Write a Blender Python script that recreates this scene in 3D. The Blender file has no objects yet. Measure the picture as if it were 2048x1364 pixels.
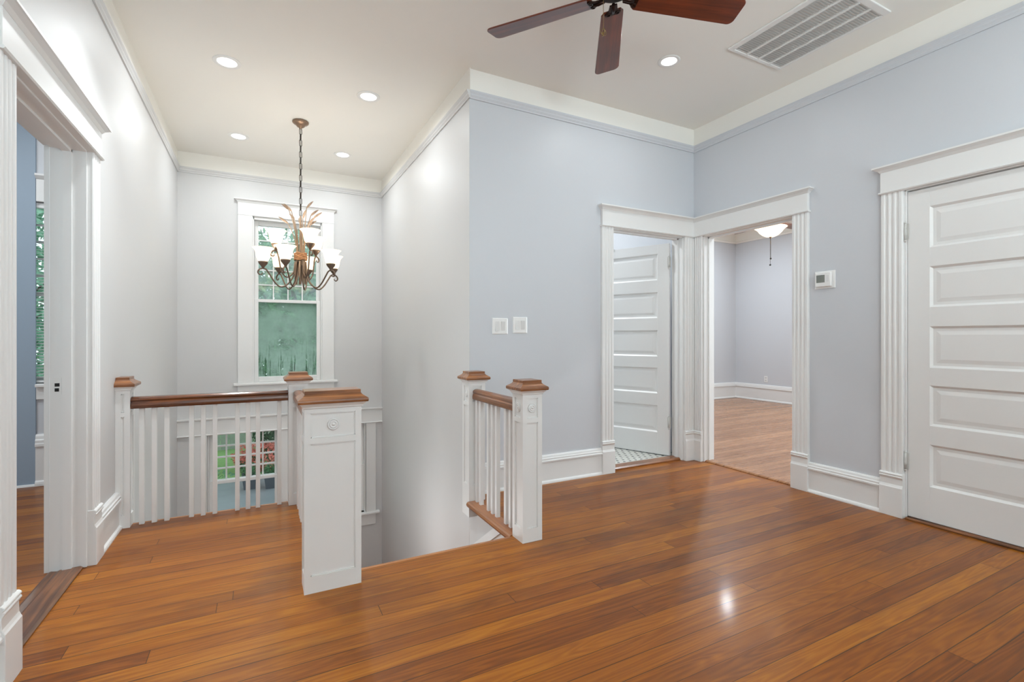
import bpy, bmesh, math, random
from math import pi, sin, cos, radians as R
from mathutils import Vector, Matrix

random.seed(7)
SC = bpy.context.scene
COL = SC.collection
XB, YA, XL, YW, XC = 3.577, 3.223, -0.752, 6.03, 1.332   # inner faces of the walls
ZC, ZR = 3.05, 2.891                                    # ceiling, top of picture rail
TH = 0.4794                                             # camera yaw

# ------------------------------------------------------------------ materials
def lin(c):
    return tuple(((v/255.0)/12.92 if v/255.0 <= 0.04045 else ((v/255.0+0.055)/1.055)**2.4) for v in c) + (1.0,)

class NT:
    def __init__(s, name):
        s.m = bpy.data.materials.new(name); s.m.use_nodes = True
        s.t = s.m.node_tree; s.n = s.t.nodes; s.l = s.t.links
        s.n.clear()
        s.out = s.n.new('ShaderNodeOutputMaterial')
    def node(s, typ, **kw):
        nd = s.n.new(typ)
        for k, v in kw.items(): setattr(nd, k, v)
        return nd
    def put(s, sock, v):
        if hasattr(v, 'is_output') or isinstance(v, bpy.types.NodeSocket): s.l.new(v, sock)
        else: sock.default_value = v
    def math(s, op, a, b=None, c=None):
        nd = s.node('ShaderNodeMath', operation=op)
        s.put(nd.inputs[0], a)
        if b is not None: s.put(nd.inputs[1], b)
        if c is not None: s.put(nd.inputs[2], c)
        return nd.outputs[0]
    def noise(s, vec, scale=1.0, detail=2.0, rough=0.5, dist=0.0):
        nd = s.node('ShaderNodeTexNoise')
        if vec is not None: s.l.new(vec, nd.inputs['Vector'])
        nd.inputs['Scale'].default_value = scale; nd.inputs['Detail'].default_value = detail
        nd.inputs['Roughness'].default_value = rough; nd.inputs['Distortion'].default_value = dist
        return nd.outputs[0]
    def comb(s, x, y, z):
        nd = s.node('ShaderNodeCombineXYZ')
        for i, v in enumerate((x, y, z)): s.put(nd.inputs[i], v)
        return nd.outputs[0]
    def objco(s):
        return s.node('ShaderNodeTexCoord').outputs['Object']
    def sep(s, v):
        nd = s.node('ShaderNodeSeparateXYZ'); s.l.new(v, nd.inputs[0]); return nd.outputs
    def ramp(s, f, stops, interp='LINEAR'):
        nd = s.node('ShaderNodeValToRGB'); s.l.new(f, nd.inputs[0])
        cr = nd.color_ramp; cr.interpolation = interp
        while len(cr.elements) < len(stops): cr.elements.new(0.5)
        for e, (p, c) in zip(cr.elements, stops):
            e.position = p; e.color = c if len(c) == 4 else c + (1,)
        return nd.outputs[0]
    def mix(s, f, a, b, mode='MIX'):
        nd = s.node('ShaderNodeMix', data_type='RGBA', blend_type=mode)
        s.put(nd.inputs[0], f); s.put(nd.inputs[6], a); s.put(nd.inputs[7], b)
        return nd.outputs[2]
    def bump(s, h, strength=0.1, dist=0.01):
        nd = s.node('ShaderNodeBump'); nd.inputs['Strength'].default_value = strength
        nd.inputs['Distance'].default_value = dist; s.l.new(h, nd.inputs['Height'])
        return nd.outputs[0]
    def bsdf(s, color, rough=0.5, metal=0.0, spec=0.5, normal=None, coat=0.0, coat_rough=0.1):
        b = s.node('ShaderNodeBsdfPrincipled')
        s.put(b.inputs['Base Color'], color); s.put(b.inputs['Roughness'], rough)
        s.put(b.inputs['Metallic'], metal); s.put(b.inputs['Specular IOR Level'], spec)
        s.put(b.inputs['Coat Weight'], coat); s.put(b.inputs['Coat Roughness'], coat_rough)
        if normal is not None: s.l.new(normal, b.inputs['Normal'])
        return b.outputs[0]
    def done(s, shader):
        s.l.new(shader, s.out.inputs[0]); return s.m

def paint(name, rgb, rough=0.5, var=0.03, bump=0.05, spec=0.5, bscale=60):
    t = NT(name); co = t.objco()
    n = t.noise(co, 1.3, 3)
    c = lin(rgb)
    dark = tuple(v*(1-var) for v in c[:3]) + (1,)
    col = t.mix(n, dark, c)
    nb = t.bump(t.noise(co, bscale, 2), bump, 0.004)
    return t.done(t.bsdf(col, rough, 0, spec, nb))

def wood(name, dark, light, axis='x', rough=0.3, coat=0.3, scale=1.0):
    t = NT(name); co = t.objco(); x, y, z = t.sep(co)
    f = {'x': (2.2, 45, 45), 'y': (45, 2.2, 45), 'z': (45, 45, 2.2)}[axis]
    v = t.comb(*[t.math('MULTIPLY', a, b*scale) for a, b in zip((x, y, z), f)])
    g = t.noise(v, 1.0, 4, 0.6, 0.6)
    big = t.noise(co, 6.0*scale, 2)
    s = t.math('ADD', t.math('MULTIPLY', g, 0.75), t.math('MULTIPLY', big, 0.25))
    mid = tuple((a+b)/2 for a, b in zip(dark, light))
    col = t.ramp(s, [(0.33, lin(dark)), (0.5, lin(mid)), (0.66, lin(light))])
    return t.done(t.bsdf(col, rough, 0, 0.5, t.bump(g, 0.08, 0.002), coat, 0.15))

def plain(name, rgb, rough=0.5, metal=0.0, spec=0.5, var=0.06, scale=30):
    t = NT(name); n = t.noise(t.objco(), scale, 2)
    c = lin(rgb); d = tuple(v*(1-var*2) for v in c[:3]) + (1,)
    return t.done(t.bsdf(t.mix(n, d, c), rough, metal, spec))

def floorboards(name, pal, w=0.083, L=2.6, rough=0.27, seam=1.1, stain=0.65):
    t = NT(name); co = t.objco(); x, y, z = t.sep(co)
    yr = t.math('DIVIDE', y, w)
    row = t.math('FLOOR', yr); fr = t.math('FRACT', t.math('ADD', yr, 500.0))
    wn = t.node('ShaderNodeTexWhiteNoise', noise_dimensions='1D'); t.l.new(row, wn.inputs['W'])
    xs = t.math('DIVIDE', t.math('ADD', t.math('ADD', x, 300.0), t.math('MULTIPLY', wn.outputs[0], 9.0)), L)
    brd = t.math('FLOOR', xs); fx = t.math('FRACT', xs)
    w2 = t.node('ShaderNodeTexWhiteNoise', noise_dimensions='2D')
    t.l.new(t.comb(row, brd, 0.0), w2.inputs['Vector']); idv = w2.outputs[0]
    off = t.math('MULTIPLY', idv, 37.0)
    # grain: long streaks + cathedral figure
    v1 = t.comb(t.math('ADD', t.math('MULTIPLY', x, 1.6), off), t.math('MULTIPLY', y, 70.0), off)
    g1 = t.noise(v1, 1.0, 4, 0.62, 0.3)
    v2 = t.comb(t.math('ADD', t.math('MULTIPLY', x, 0.9), off), t.math('MULTIPLY', y, 11.0), off)
    g2n = t.noise(v2, 1.0, 2, 0.5, 0.4)
    g2 = t.math('ADD', t.math('MULTIPLY', t.math('SINE', t.math('MULTIPLY', g2n, 75.0)), 0.5), 0.5)
    big = t.noise(co, 0.9, 3, 0.55)
    s = t.math('ADD', t.math('MULTIPLY', idv, 0.30), t.math('MULTIPLY', g1, 0.50))
    s = t.math('ADD', s, t.math('MULTIPLY', g2, 0.12))
    s = t.math('ADD', s, t.math('MULTIPLY', t.math('SUBTRACT', big, 0.5), 0.35))
    col = t.ramp(s, [(0.12, lin(pal[0])), (0.36, lin(pal[1])), (0.56, lin(pal[2])), (0.82, lin(pal[3]))])
    # old dark stains with soft ragged outlines
    st = t.noise(t.comb(t.math('MULTIPLY', x, 1.3), t.math('MULTIPLY', y, 3.4), 4.2), 1.0, 4, 0.6)
    stf = t.math('MULTIPLY', t.math('MINIMUM', t.math('MAXIMUM', t.math('MULTIPLY', t.math('SUBTRACT', st, 0.535), 7.0), 0.0), 1.0), stain)
    col = t.mix(stf, col, t.mix(0.55, col, lin((70, 42, 26))))
    # seams
    ed = t.math('MULTIPLY', t.math('MINIMUM', fr, t.math('SUBTRACT', 1.0, fr)), w)
    ex = t.math('MULTIPLY', t.math('MINIMUM', fx, t.math('SUBTRACT', 1.0, fx)), L)
    sw = t.math('MULTIPLY', t.math('POWER', t.noise(t.comb(t.math('MULTIPLY', x, 0.9), t.math('MULTIPLY', row, 3.1), 2.0), 1.0, 3), 2.0), 0.0060*seam)
    s1 = t.math('LESS_THAN', ed, sw); s2 = t.math('LESS_THAN', ex, 0.0013*seam)
    sm = t.math('MAXIMUM', s1, s2)
    col = t.mix(t.math('MULTIPLY', sm, 0.8), col, lin((46, 26, 14)))
    hh = t.math('ADD', t.math('MULTIPLY', big, 0.5), t.math('ADD', t.math('MULTIPLY', g1, 0.10), t.math('MULTIPLY', sm, -0.5)))
    hh = t.math('ADD', hh, t.math('MULTIPLY', t.noise(t.comb(t.math('MULTIPLY', x, 2.0), t.math('MULTIPLY', row, 5.0), 0.0), 1.0, 2), 0.7))
    hh = t.math('ADD', hh, t.math('MULTIPLY', t.math('POWER', t.math('ABSOLUTE', t.math('SUBTRACT', fr, 0.5)), 2.0), 1.2))
    ro = t.math('ADD', rough, t.math('MULTIPLY', g1, 0.16))
    return t.done(t.bsdf(col, ro, 0, 0.24, t.bump(hh, 0.16, 0.006), 0.12, 0.12))

M = {}
M['trim'] = paint('white_trim_paint', (228, 228, 227), 0.40, 0.015, 0.03)
M['wall_blue'] = paint('pale_blue_wall_paint', (203, 206, 211), 0.42, 0.02, 0.06)
M['wall_stair'] = paint('wall_paint_warm_lit', (209, 209, 209), 0.48, 0.02, 0.06)  # same wall paint, paler and greyer: warm stairwell light put into the colour
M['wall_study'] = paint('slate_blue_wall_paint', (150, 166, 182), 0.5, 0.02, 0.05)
M['ceiling'] = paint('warm_white_ceiling_paint', (239, 237, 231), 0.55, 0.015, 0.05)
M['floor'] = floorboards('heart_pine_floorboards', [(84, 40, 6), (126, 68, 10), (150, 87, 14), (182, 118, 26)])
M['floor_bed'] = floorboards('reddish_floorboards', [(128, 86, 58), (152, 108, 76), (168, 122, 88), (186, 140, 104)], stain=0.2, rough=0.18)
M['cap'] = wood('dark_stained_cap_wood', (84, 46, 22), (172, 112, 64), 'x', 0.3, 0.25)
M['rail_x'] = wood('dark_stained_rail_wood', (50, 24, 12), (128, 72, 36), 'x', 0.25, 0.5)
M['rail_y'] = wood('stained_rail_wood_lengthwise', (84, 48, 26), (160, 102, 60), 'y', 0.3, 0.2)
M['sill_y'] = wood('honey_sill_wood', (128, 74, 36), (172, 110, 58), 'y', 0.28, 0.4)
M['sill_x'] = wood('honey_nosing_wood', (140, 84, 40), (182, 120, 62), 'x', 0.28, 0.4)
M['thresh'] = wood('threshold_wood', (96, 54, 26), (158, 100, 54), 'x', 0.3, 0.3)
M['thresh_y'] = wood('worn_threshold_wood', (64, 36, 18), (142, 90, 50), 'y', 0.3, 0.3)
M['blade'] = wood('mahogany_fan_blade', (70, 24, 10), (126, 54, 26), 'x', 0.3, 0.3, 0.8)
M['bladebed'] = wood('brown_fan_blade', (70, 42, 26), (110, 70, 46), 'x', 0.35, 0.2, 0.8)
M['bronze'] = plain('aged_bronze', (116, 98, 84), 0.42, 0.55)
M['bronze_lt'] = plain('brushed_bronze', (150, 126, 106), 0.36, 0.8)
M['iron'] = plain('dark_iron', (66, 58, 52), 0.4, 0.8)
M['stalk'] = wood('dried_wheat_gold', (116, 92, 74), (196, 170, 142), 'z', 0.45, 0.1, 0.6)
M['binding'] = plain('rope_binding', (206, 154, 112), 0.7, 0, 0.3, 0.2, 120)
M['motor'] = plain('oil_rubbed_bronze_motor', (48, 30, 24), 0.3, 0.8)
M['brass'] = plain('antique_brass_chain', (150, 126, 84), 0.3, 0.9)
M['plastic'] = plain('white_plastic', (236, 236, 235), 0.3, 0, 0.5, 0.01)
M['plastic_lt'] = plain('off_white_plastic', (220, 220, 219), 0.35, 0, 0.5, 0.01)
M['lcd'] = plain('grey_display', (128, 132, 126), 0.15, 0, 0.5, 0.1, 80)
M['vent'] = plain('white_enamel_grille', (232, 232, 230), 0.35, 0, 0.5, 0.01)
M['dark'] = plain('black_recess', (22, 22, 22), 0.8)
M['duct'] = plain('dim_duct_metal', (222, 222, 220), 0.6)
M['steel'] = plain('painted_steel_hinge', (206, 206, 202), 0.3, 0.0, 0.6, 0.05)
M['black'] = plain('black_bead', (24, 24, 26), 0.3)
M['bark'] = plain('tree_bark', (84, 72, 60), 0.9, 0, 0.2, 0.3, 12)
M['concrete'] = plain('wet_concrete', (140, 143, 146), 0.35, 0, 0.5, 0.12, 3)
M['fence'] = plain('weathered_fence_boards', (188, 194, 180), 0.8, 0, 0.2, 0.2, 6)
M['pot'] = plain('dark_planter', (70, 74, 80), 0.6)

def mat_tile():
    t = NT('white_hex_mosaic_tile'); co = t.objco(); x, y, z = t.sep(co)
    P = 0.066
    a = t.math('DIVIDE', x, P); b = t.math('DIVIDE', y, P*0.866)
    rowi = t.math('FLOOR', b)
    a2 = t.math('ADD', a, t.math('MULTIPLY', t.math('MODULO', t.math('ADD', rowi, 200.0), 2.0), 0.5))
    fa = t.math('SUBTRACT', t.math('FRACT', t.math('ADD', a2, 100.0)), 0.5)
    fb = t.math('MULTIPLY', t.math('SUBTRACT', t.math('FRACT', t.math('ADD', b, 100.0)), 0.5), 0.866)
    d = t.math('SQRT', t.math('ADD', t.math('POWER', fa, 2.0), t.math('POWER', fb, 2.0)))
    dot = t.math('LESS_THAN', d, 0.19)
    vo = t.node('ShaderNodeTexVoronoi', feature='DISTANCE_TO_EDGE'); t.l.new(co, vo.inputs['Vector'])
    vo.inputs['Scale'].default_value = 44; vo.inputs['Randomness'].default_value = 0.0
    gr = t.math('LESS_THAN', vo.outputs[0], 0.05)
    col = t.mix(gr, lin((232, 232, 226)), lin((205, 205, 198)))
    col = t.mix(dot, col, lin((84, 84, 82)))
    return t.done(t.bsdf(col, 0.25))
M['tile'] = mat_tile()

def mat_glass(name, tint=(0.93, 0.97, 0.95), haze=0.0):
    t = NT(name)
    tr = t.node('ShaderNodeBsdfTransparent'); tr.inputs[0].default_value = tint + (1,)
    gl = t.node('ShaderNodeBsdfGlossy'); gl.inputs['Roughness'].default_value = 0.02
    fr = t.node('ShaderNodeFresnel'); fr.inputs[0].default_value = 1.45
    mx = t.node('ShaderNodeMixShader'); t.l.new(fr.outputs[0], mx.inputs[0]); t.l.new(tr.outputs[0], mx.inputs[1]); t.l.new(gl.outputs[0], mx.inputs[2])
    sh = mx.outputs[0]
    if haze > 0:
        n = t.noise(t.objco(), 5.0, 3)
        tl = t.node('ShaderNodeBsdfTranslucent'); tl.inputs[0].default_value = (0.80, 0.93, 0.88, 1)
        m2 = t.node('ShaderNodeMixShader')
        t.l.new(t.math('MULTIPLY', n, haze*2), m2.inputs[0]); t.l.new(sh, m2.inputs[1]); t.l.new(tl.outputs[0], m2.inputs[2])
        sh = m2.outputs[0]
    return t.done(sh)
M['glass'] = mat_glass('clear_window_glass')
M['glass_hazy'] = mat_glass('slightly_fogged_glass', haze=0.16)

def mat_fog():
    """Condensation on the lower pane of the stair window, with runs of water down its lower half."""
    t = NT('condensation_on_glass'); co = t.objco(); x, y, z = t.sep(co)
    tr = t.node('ShaderNodeBsdfTransparent'); tr.inputs[0].default_value = (0.80, 0.86, 0.81, 1)
    tl = t.node('ShaderNodeBsdfTranslucent'); tl.inputs[0].default_value = (0.42, 0.50, 0.43, 1)
    big = t.noise(co, 3.2, 4, 0.55)
    fog = t.math('MINIMUM', t.math('MAXIMUM', t.math('ADD', -0.45, t.math('MULTIPLY', big, 2.0)), 0.12), 0.85)
    runs = t.noise(t.comb(t.math('MULTIPLY', x, 42.0), 0.0, t.math('MULTIPLY', z, 2.3)), 1.0, 3, 0.6, 0.25)
    low = t.math('MINIMUM', t.math('MAXIMUM', t.math('MULTIPLY', t.math('SUBTRACT', 0.52, z), 4.0), 0.0), 1.0)
    rf = t.math('MULTIPLY', t.math('MINIMUM', t.math('MAXIMUM', t.math('MULTIPLY', t.math('SUBTRACT', runs, 0.555), 18.0), 0.0), 1.0), low)
    fac = t.math('MULTIPLY', fog, t.math('SUBTRACT', 1.0, t.math('MULTIPLY', rf, 0.8)))
    mx = t.node('ShaderNodeMixShader'); t.l.new(fac, mx.inputs[0]); t.l.new(tr.outputs[0], mx.inputs[1]); t.l.new(tl.outputs[0], mx.inputs[2])
    return t.done(mx.outputs[0])
M['fog'] = mat_fog()

def mat_emit(name, rgb, s):
    t = NT(name); e = t.node('ShaderNodeEmission'); e.inputs[0].default_value = rgb + (1,); e.inputs[1].default_value = s
    return t.done(e.outputs[0])
M['lens'] = mat_emit('lit_lens', (1.0, 0.985, 0.96), 4.0)

def mat_shade(name, glow):
    """Frosted alabaster glass lit by the bulb inside."""
    t = NT(name)
    tl = t.node('ShaderNodeBsdfTranslucent'); tl.inputs[0].default_value = (1.0, 0.90, 0.74, 1)
    df = t.node('ShaderNodeBsdfDiffuse'); df.inputs[0].default_value = (0.92, 0.88, 0.80, 1)
    mx = t.node('ShaderNodeMixShader'); mx.inputs[0].default_value = 0.4
    t.l.new(tl.outputs[0], mx.inputs[1]); t.l.new(df.outputs[0], mx.inputs[2])
    em = t.node('ShaderNodeEmission'); em.inputs[0].default_value = (1.0, 0.90, 0.72, 1); em.inputs[1].default_value = glow
    ad = t.node('ShaderNodeAddShader'); t.l.new(mx.outputs[0], ad.inputs[0]); t.l.new(em.outputs[0], ad.inputs[1])
    return t.done(ad.outputs[0])
M['shade'] = mat_shade('lit_alabaster_shade', 0.55)
M['bowl'] = mat_shade('lit_alabaster_bowl', 1.0)

def mat_leaf(name, a, b, trans=0.35):
    t = NT(name); co = t.objco()
    n = t.noise(co, 2.2, 3); n2 = t.noise(co, 14.0, 2)
    f = t.math('ADD', t.math('MULTIPLY', n, 0.5), t.math('MULTIPLY', n2, 0.5))
    col = t.ramp(f, [(0.35, lin(a)), (0.65, lin(b))])
    df = t.node('ShaderNodeBsdfDiffuse'); t.l.new(col, df.inputs[0])
    tl = t.node('ShaderNodeBsdfTranslucent'); t.l.new(col, tl.inputs[0])
    mx = t.node('ShaderNodeMixShader'); mx.inputs[0].default_value = trans
    t.l.new(df.outputs[0], mx.inputs[1]); t.l.new(tl.outputs[0], mx.inputs[2])
    return t.done(mx.outputs[0])
M['leaf'] = mat_leaf('mid_green_leaves', (58, 96, 62), (128, 172, 128))
M['leaf_pale'] = mat_leaf('pale_green_leaves', (96, 140, 112), (160, 196, 172))
M['leaf_dark'] = mat_leaf('dark_green_leaves', (34, 60, 40), (84, 120, 86))
M['azalea'] = mat_leaf('salmon_red_blossom', (206, 98, 84), (240, 166, 150))
M['blind'] = mat_leaf('white_blind_slats', (236, 238, 236), (242, 244, 242), 0.5)
M['lawn'] = plain('mown_lawn', (152, 188, 120), 0.9, 0, 0.1, 0.2, 8)

# ------------------------------------------------------------------ mesh builder
class MB:
    def __init__(s): s.v = []; s.f = []; s.sm = []
    def add(s, vs, fs, smooth=False):
        b = len(s.v); s.v += [tuple(p) for p in vs]
        for f in fs: s.f.append(tuple(b+i for i in f)); s.sm.append(smooth)
        return s
    def box(s, x0, x1, y0, y1, z0, z1):
        vs = [(x, y, z) for z in (z0, z1) for y in (y0, y1) for x in (x0, x1)]
        return s.add(vs, [(0,2,3,1), (4,5,7,6), (0,1,5,4), (2,6,7,3), (0,4,6,2), (1,3,7,5)])
    def frustum(s, a, b):
        """a, b = (x0,x1,y0,y1,z): lower and upper rectangle."""
        vs = [(x, y, q[4]) for q in (a, b) for (x, y) in ((q[0], q[2]), (q[1], q[2]), (q[1], q[3]), (q[0], q[3]))]
        return s.add(vs, [(3,2,1,0), (4,5,6,7), (0,1,5,4), (1,2,6,5), (2,3,7,6), (3,0,4,7)])
    def stack(s, recs):
        """a closed stack of rectangles (x0,x1,y0,y1,z) joined by side faces"""
        vs = []
        for q in recs:
            vs += [(q[0], q[2], q[4]), (q[1], q[2], q[4]), (q[1], q[3], q[4]), (q[0], q[3], q[4])]
        fs = [(3, 2, 1, 0)]
        n = len(recs)
        for i in range(n-1):
            for k in range(4):
                fs.append((4*i+k, 4*i+(k+1) % 4, 4*i+4+(k+1) % 4, 4*i+4+k))
        b = 4*(n-1); fs.append((b, b+1, b+2, b+3))
        return s.add(vs, fs)
    def prism(s, prof, axis, t0, t1, smooth=False):
        """closed 2-D profile swept along an axis. axis 'x': (y,z); 'y': (x,z); 'z': (x,y)"""
        n = len(prof); vs = []
        for t in (t0, t1):
            for a, b in prof:
                vs.append({'x': (t, a, b), 'y': (a, t, b), 'z': (a, b, t)}[axis])
        fs = [tuple(range(n)), tuple(range(2*n-1, n-1, -1))]
        s.add(vs, fs)
        base = len(s.v)-2*n
        for i in range(n):
            j = (i+1) % n
            s.f.append((base+i, base+j, base+n+j, base+n+i)); s.sm.append(smooth)
        return s
    def lathe(s, prof, seg=24, c=(0, 0, 0), smooth=True, closed=False):
        """profile of (r,z) turned about the vertical through c"""
        vs = []; n = len(prof)
        for r, z in prof:
            for k in range(seg):
                a = 2*pi*k/seg; vs.append((c[0]+r*cos(a), c[1]+r*sin(a), c[2]+z))
        fs = []
        for i in range(n-1 if not closed else n):
            for k in range(seg):
                k2 = (k+1) % seg; j = (i+1) % n
                fs.append((i*seg+k, i*seg+k2, j*seg+k2, j*seg+k))
        s.add(vs, fs, smooth)
        if not closed:
            b = len(s.v)-n*seg
            if prof[0][0] > 1e-6: s.f.append(tuple(b+k for k in range(seg-1, -1, -1))); s.sm.append(False)
            if prof[-1][0] > 1e-6: s.f.append(tuple(b+(n-1)*seg+k for k in range(seg))); s.sm.append(False)
        return s
    def tube(s, pts, rad, seg=8, closed=False):
        pts = [Vector(p) for p in pts]; n = len(pts)
        rads = rad if isinstance(rad, (list, tuple)) else [rad]*n
        vs = []; up = None
        for i, p in enumerate(pts):
            if closed: d = pts[(i+1) % n]-pts[i-1]
            else: d = pts[min(i+1, n-1)]-pts[max(i-1, 0)]
            d.normalize()
            if up is None:
                up = Vector((0, 0, 1)) if abs(d.z) < 0.9 else Vector((1, 0, 0))
            a = d.cross(up)
            if a.length < 1e-4: a = d.cross(Vector((0, 1, 0)))
            a.normalize(); b = a.cross(d).normalized(); up = b
            for k in range(seg):
                t = 2*pi*k/seg; vs.append(p+(a*cos(t)+b*sin(t))*rads[i])
        fs = []
        for i in range(n if closed else n-1):
            j = (i+1) % n
            for k in range(seg):
                k2 = (k+1) % seg; fs.append((i*seg+k, i*seg+k2, j*seg+k2, j*seg+k))
        s.add(vs, fs, True)
        if not closed:
            b = len(s.v)-n*seg
            s.f.append(tuple(b+k for k in range(seg-1, -1, -1))); s.sm.append(False)
            s.f.append(tuple(b+(n-1)*seg+k for k in range(seg))); s.sm.append(False)
        return s
    def ball(s, c, rx, ry=None, rz=None, rings=8, seg=12):
        ry = ry or rx; rz = rz or rx; vs = [(c[0], c[1], c[2]-rz)]; 
        for i in range(1, rings):
            ph = -pi/2+pi*i/rings
            for k in range(seg):
                a = 2*pi*k/seg; vs.append((c[0]+rx*cos(ph)*cos(a), c[1]+ry*cos(ph)*sin(a), c[2]+rz*sin(ph)))
        vs.append((c[0], c[1], c[2]+rz)); fs = []
        for k in range(seg):
            k2 = (k+1) % seg; fs.append((0, 1+k2, 1+k))
            for i in range(rings-2): fs.append((1+i*seg+k, 1+i*seg+k2, 1+(i+1)*seg+k2, 1+(i+1)*seg+k))
            fs.append((1+(rings-2)*seg+k, 1+(rings-2)*seg+k2, len(vs)-1))
        return s.add(vs, fs, True)
    def map(s, fn):
        s.v = [tuple(fn(*p)) for p in s.v]; return s
    def build(s, name, mat, parent=None, bevel=0.0, bseg=2, recalc=True, pick=None):
        """Vertices are in world space; they are stored relative to the parent chain's origin."""
        org = Vector((0, 0, 0)); p = parent
        while p is not None: org += p.location; p = p.parent
        me = bpy.data.meshes.new(name)
        me.from_pydata([Vector(v)-org for v in s.v], [], s.f)
        me.polygons.foreach_set('use_smooth', s.sm)
        if recalc:
            bm = bmesh.new(); bm.from_mesh(me); bmesh.ops.recalc_face_normals(bm, faces=bm.faces); bm.to_mesh(me); bm.free()
        for m in (mat if isinstance(mat, (list, tuple)) else [mat]): me.materials.append(m)
        o = bpy.data.objects.new(name, me); COL.objects.link(o)
        if parent is not None: o.parent = parent
        if bevel > 0:
            b = o.modifiers.new('bevel', 'BEVEL'); b.width = bevel; b.segments = bseg; b.limit_method = 'ANGLE'; b.angle_limit = R(35)
        return o

def tag(o, label=None, cat=None, group=None, kind=None):
    if label: o['label'] = label
    if cat: o['category'] = cat
    if group: o['group'] = group
    if kind: o['kind'] = kind
    return o
def thing(name, loc, label, cat, group=None):
    o = bpy.data.objects.new(name, None); COL.objects.link(o); o.location = loc
    o.empty_display_size = 0.1
    return tag(o, label, cat, group)
def struct_root(name, loc, label=None):
    o = bpy.data.objects.new(name, None); COL.objects.link(o); o.location = loc
    o['kind'] = 'structure'
    return o
def struct(mb, name, mat, bevel=0.0):
    o = mb.build(name, mat, None, bevel); o['kind'] = 'structure'; return o
def copy_tree(o, parent=None, loc=None):
    c = o.copy(); COL.objects.link(c)
    if parent is not None: c.parent = parent
    if loc is not None: c.location = loc
    for ch in list(o.children): copy_tree(ch, c)
    return c

# ------------------------------------------------------------------ shell: floors, walls, ceiling
TW = 0.13   # wall thickness
f = MB()
fl = [(-0.752, -2.6), (3.70, -2.6), (3.70, 3.31), (1.402, 3.31), (1.402, 3.084), (1.262, 3.084), (1.262, 2.43), (0.30, 2.43), (0.30, 3.66), (-0.752, 3.66)]
f.prism(fl, 'z', -0.03, 0.0)
struct(f, 'floor', M['floor'])
f = MB(); f.box(-4.0, -0.80, -0.5, 4.97, -0.25, -0.001).box(-0.80, -0.752, 2.235, 3.09, -0.029, -0.001); struct(f, 'floor_study', M['floor'])
f = MB(); f.box(3.70, 8.1, -0.4, 6.3, -0.25, -0.002); struct(f, 'floor_bedroom', M['floor_bed'])
f = MB(); f.box(1.45, 3.577, 3.30, 5.6, -0.25, 0.012); struct(f, 'floor_bathroom', M['tile'])
f = MB(); f.box(-0.752, 1.332, 4.95, 6.03, -1.95, -1.71); f.box(-0.752, 0.30, 3.55, 4.95, -1.95, -1.71)
struct(f, 'floor_landing', M['floor'])
f = MB(); f.box(-4.3, 8.3, -2.9, 6.25, ZC, ZC+0.12); struct(f, 'ceiling', M['ceiling'])

def wall(name, mat, axis, c0, c1, a0, a1, z0, z1, holes=()):
    """a wall slab along axis ('x' or 'y') from a0 to a1, thickness c0..c1, with rectangular holes (s0,s1,z0,z1)"""
    cuts = sorted(set([a0, a1] + [h[0] for h in holes] + [h[1] for h in holes]))
    m = MB()
    for s0, s1 in zip(cuts, cuts[1:]):
        hs = sorted([h for h in holes if h[0] < s1-1e-6 and h[1] > s0+1e-6], key=lambda h: h[2])
        z = z0
        for h in hs + [None]:
            zt = z1 if h is None else h[2]
            if zt > z+1e-6:
                if axis == 'x': m.box(s0, s1, c0, c1, z, zt)
                else: m.box(c0, c1, s0, s1, z, zt)
            if h is not None: z = h[3]
    return struct(m, name, mat)

D1 = (2.622, 3.445); D2 = (2.273, 3.115); D3 = (0.757, 1.562); D4 = (2.235, 3.09)
W1 = (-0.060, 0.638, 0.62, 2.45); W2 = (-0.495, 1.145, -0.98, 0.10)
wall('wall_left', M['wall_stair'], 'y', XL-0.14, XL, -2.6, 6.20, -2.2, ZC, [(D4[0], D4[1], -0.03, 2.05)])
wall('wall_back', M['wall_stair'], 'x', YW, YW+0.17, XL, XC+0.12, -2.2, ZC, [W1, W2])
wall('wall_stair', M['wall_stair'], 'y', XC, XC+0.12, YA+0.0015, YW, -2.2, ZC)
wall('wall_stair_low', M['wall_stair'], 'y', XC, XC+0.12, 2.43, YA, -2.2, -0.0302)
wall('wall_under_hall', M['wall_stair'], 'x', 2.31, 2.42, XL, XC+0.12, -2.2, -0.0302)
wall('wall_switch', M['wall_blue'], 'x', YA, YA+TW, XC+0.001, XB, -0.2, ZC, [(D1[0], D1[1], -0.2, 2.05)])
wall('wall_right', M['wall_blue'], 'y', XB, XB+TW, -2.6, 6.2, -0.2, ZC, [(D2[0], D2[1], -0.2, 2.05), (D3[0], D3[1], -0.2, 2.05)])
wall('wall_front', M['wall_blue'], 'x', -2.73, -2.6, XL-0.13, XB+TW, -0.2, ZC, [(-0.1, 1.1, 0.6, 2.3), (1.8, 3.0, 0.6, 2.3)])
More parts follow.
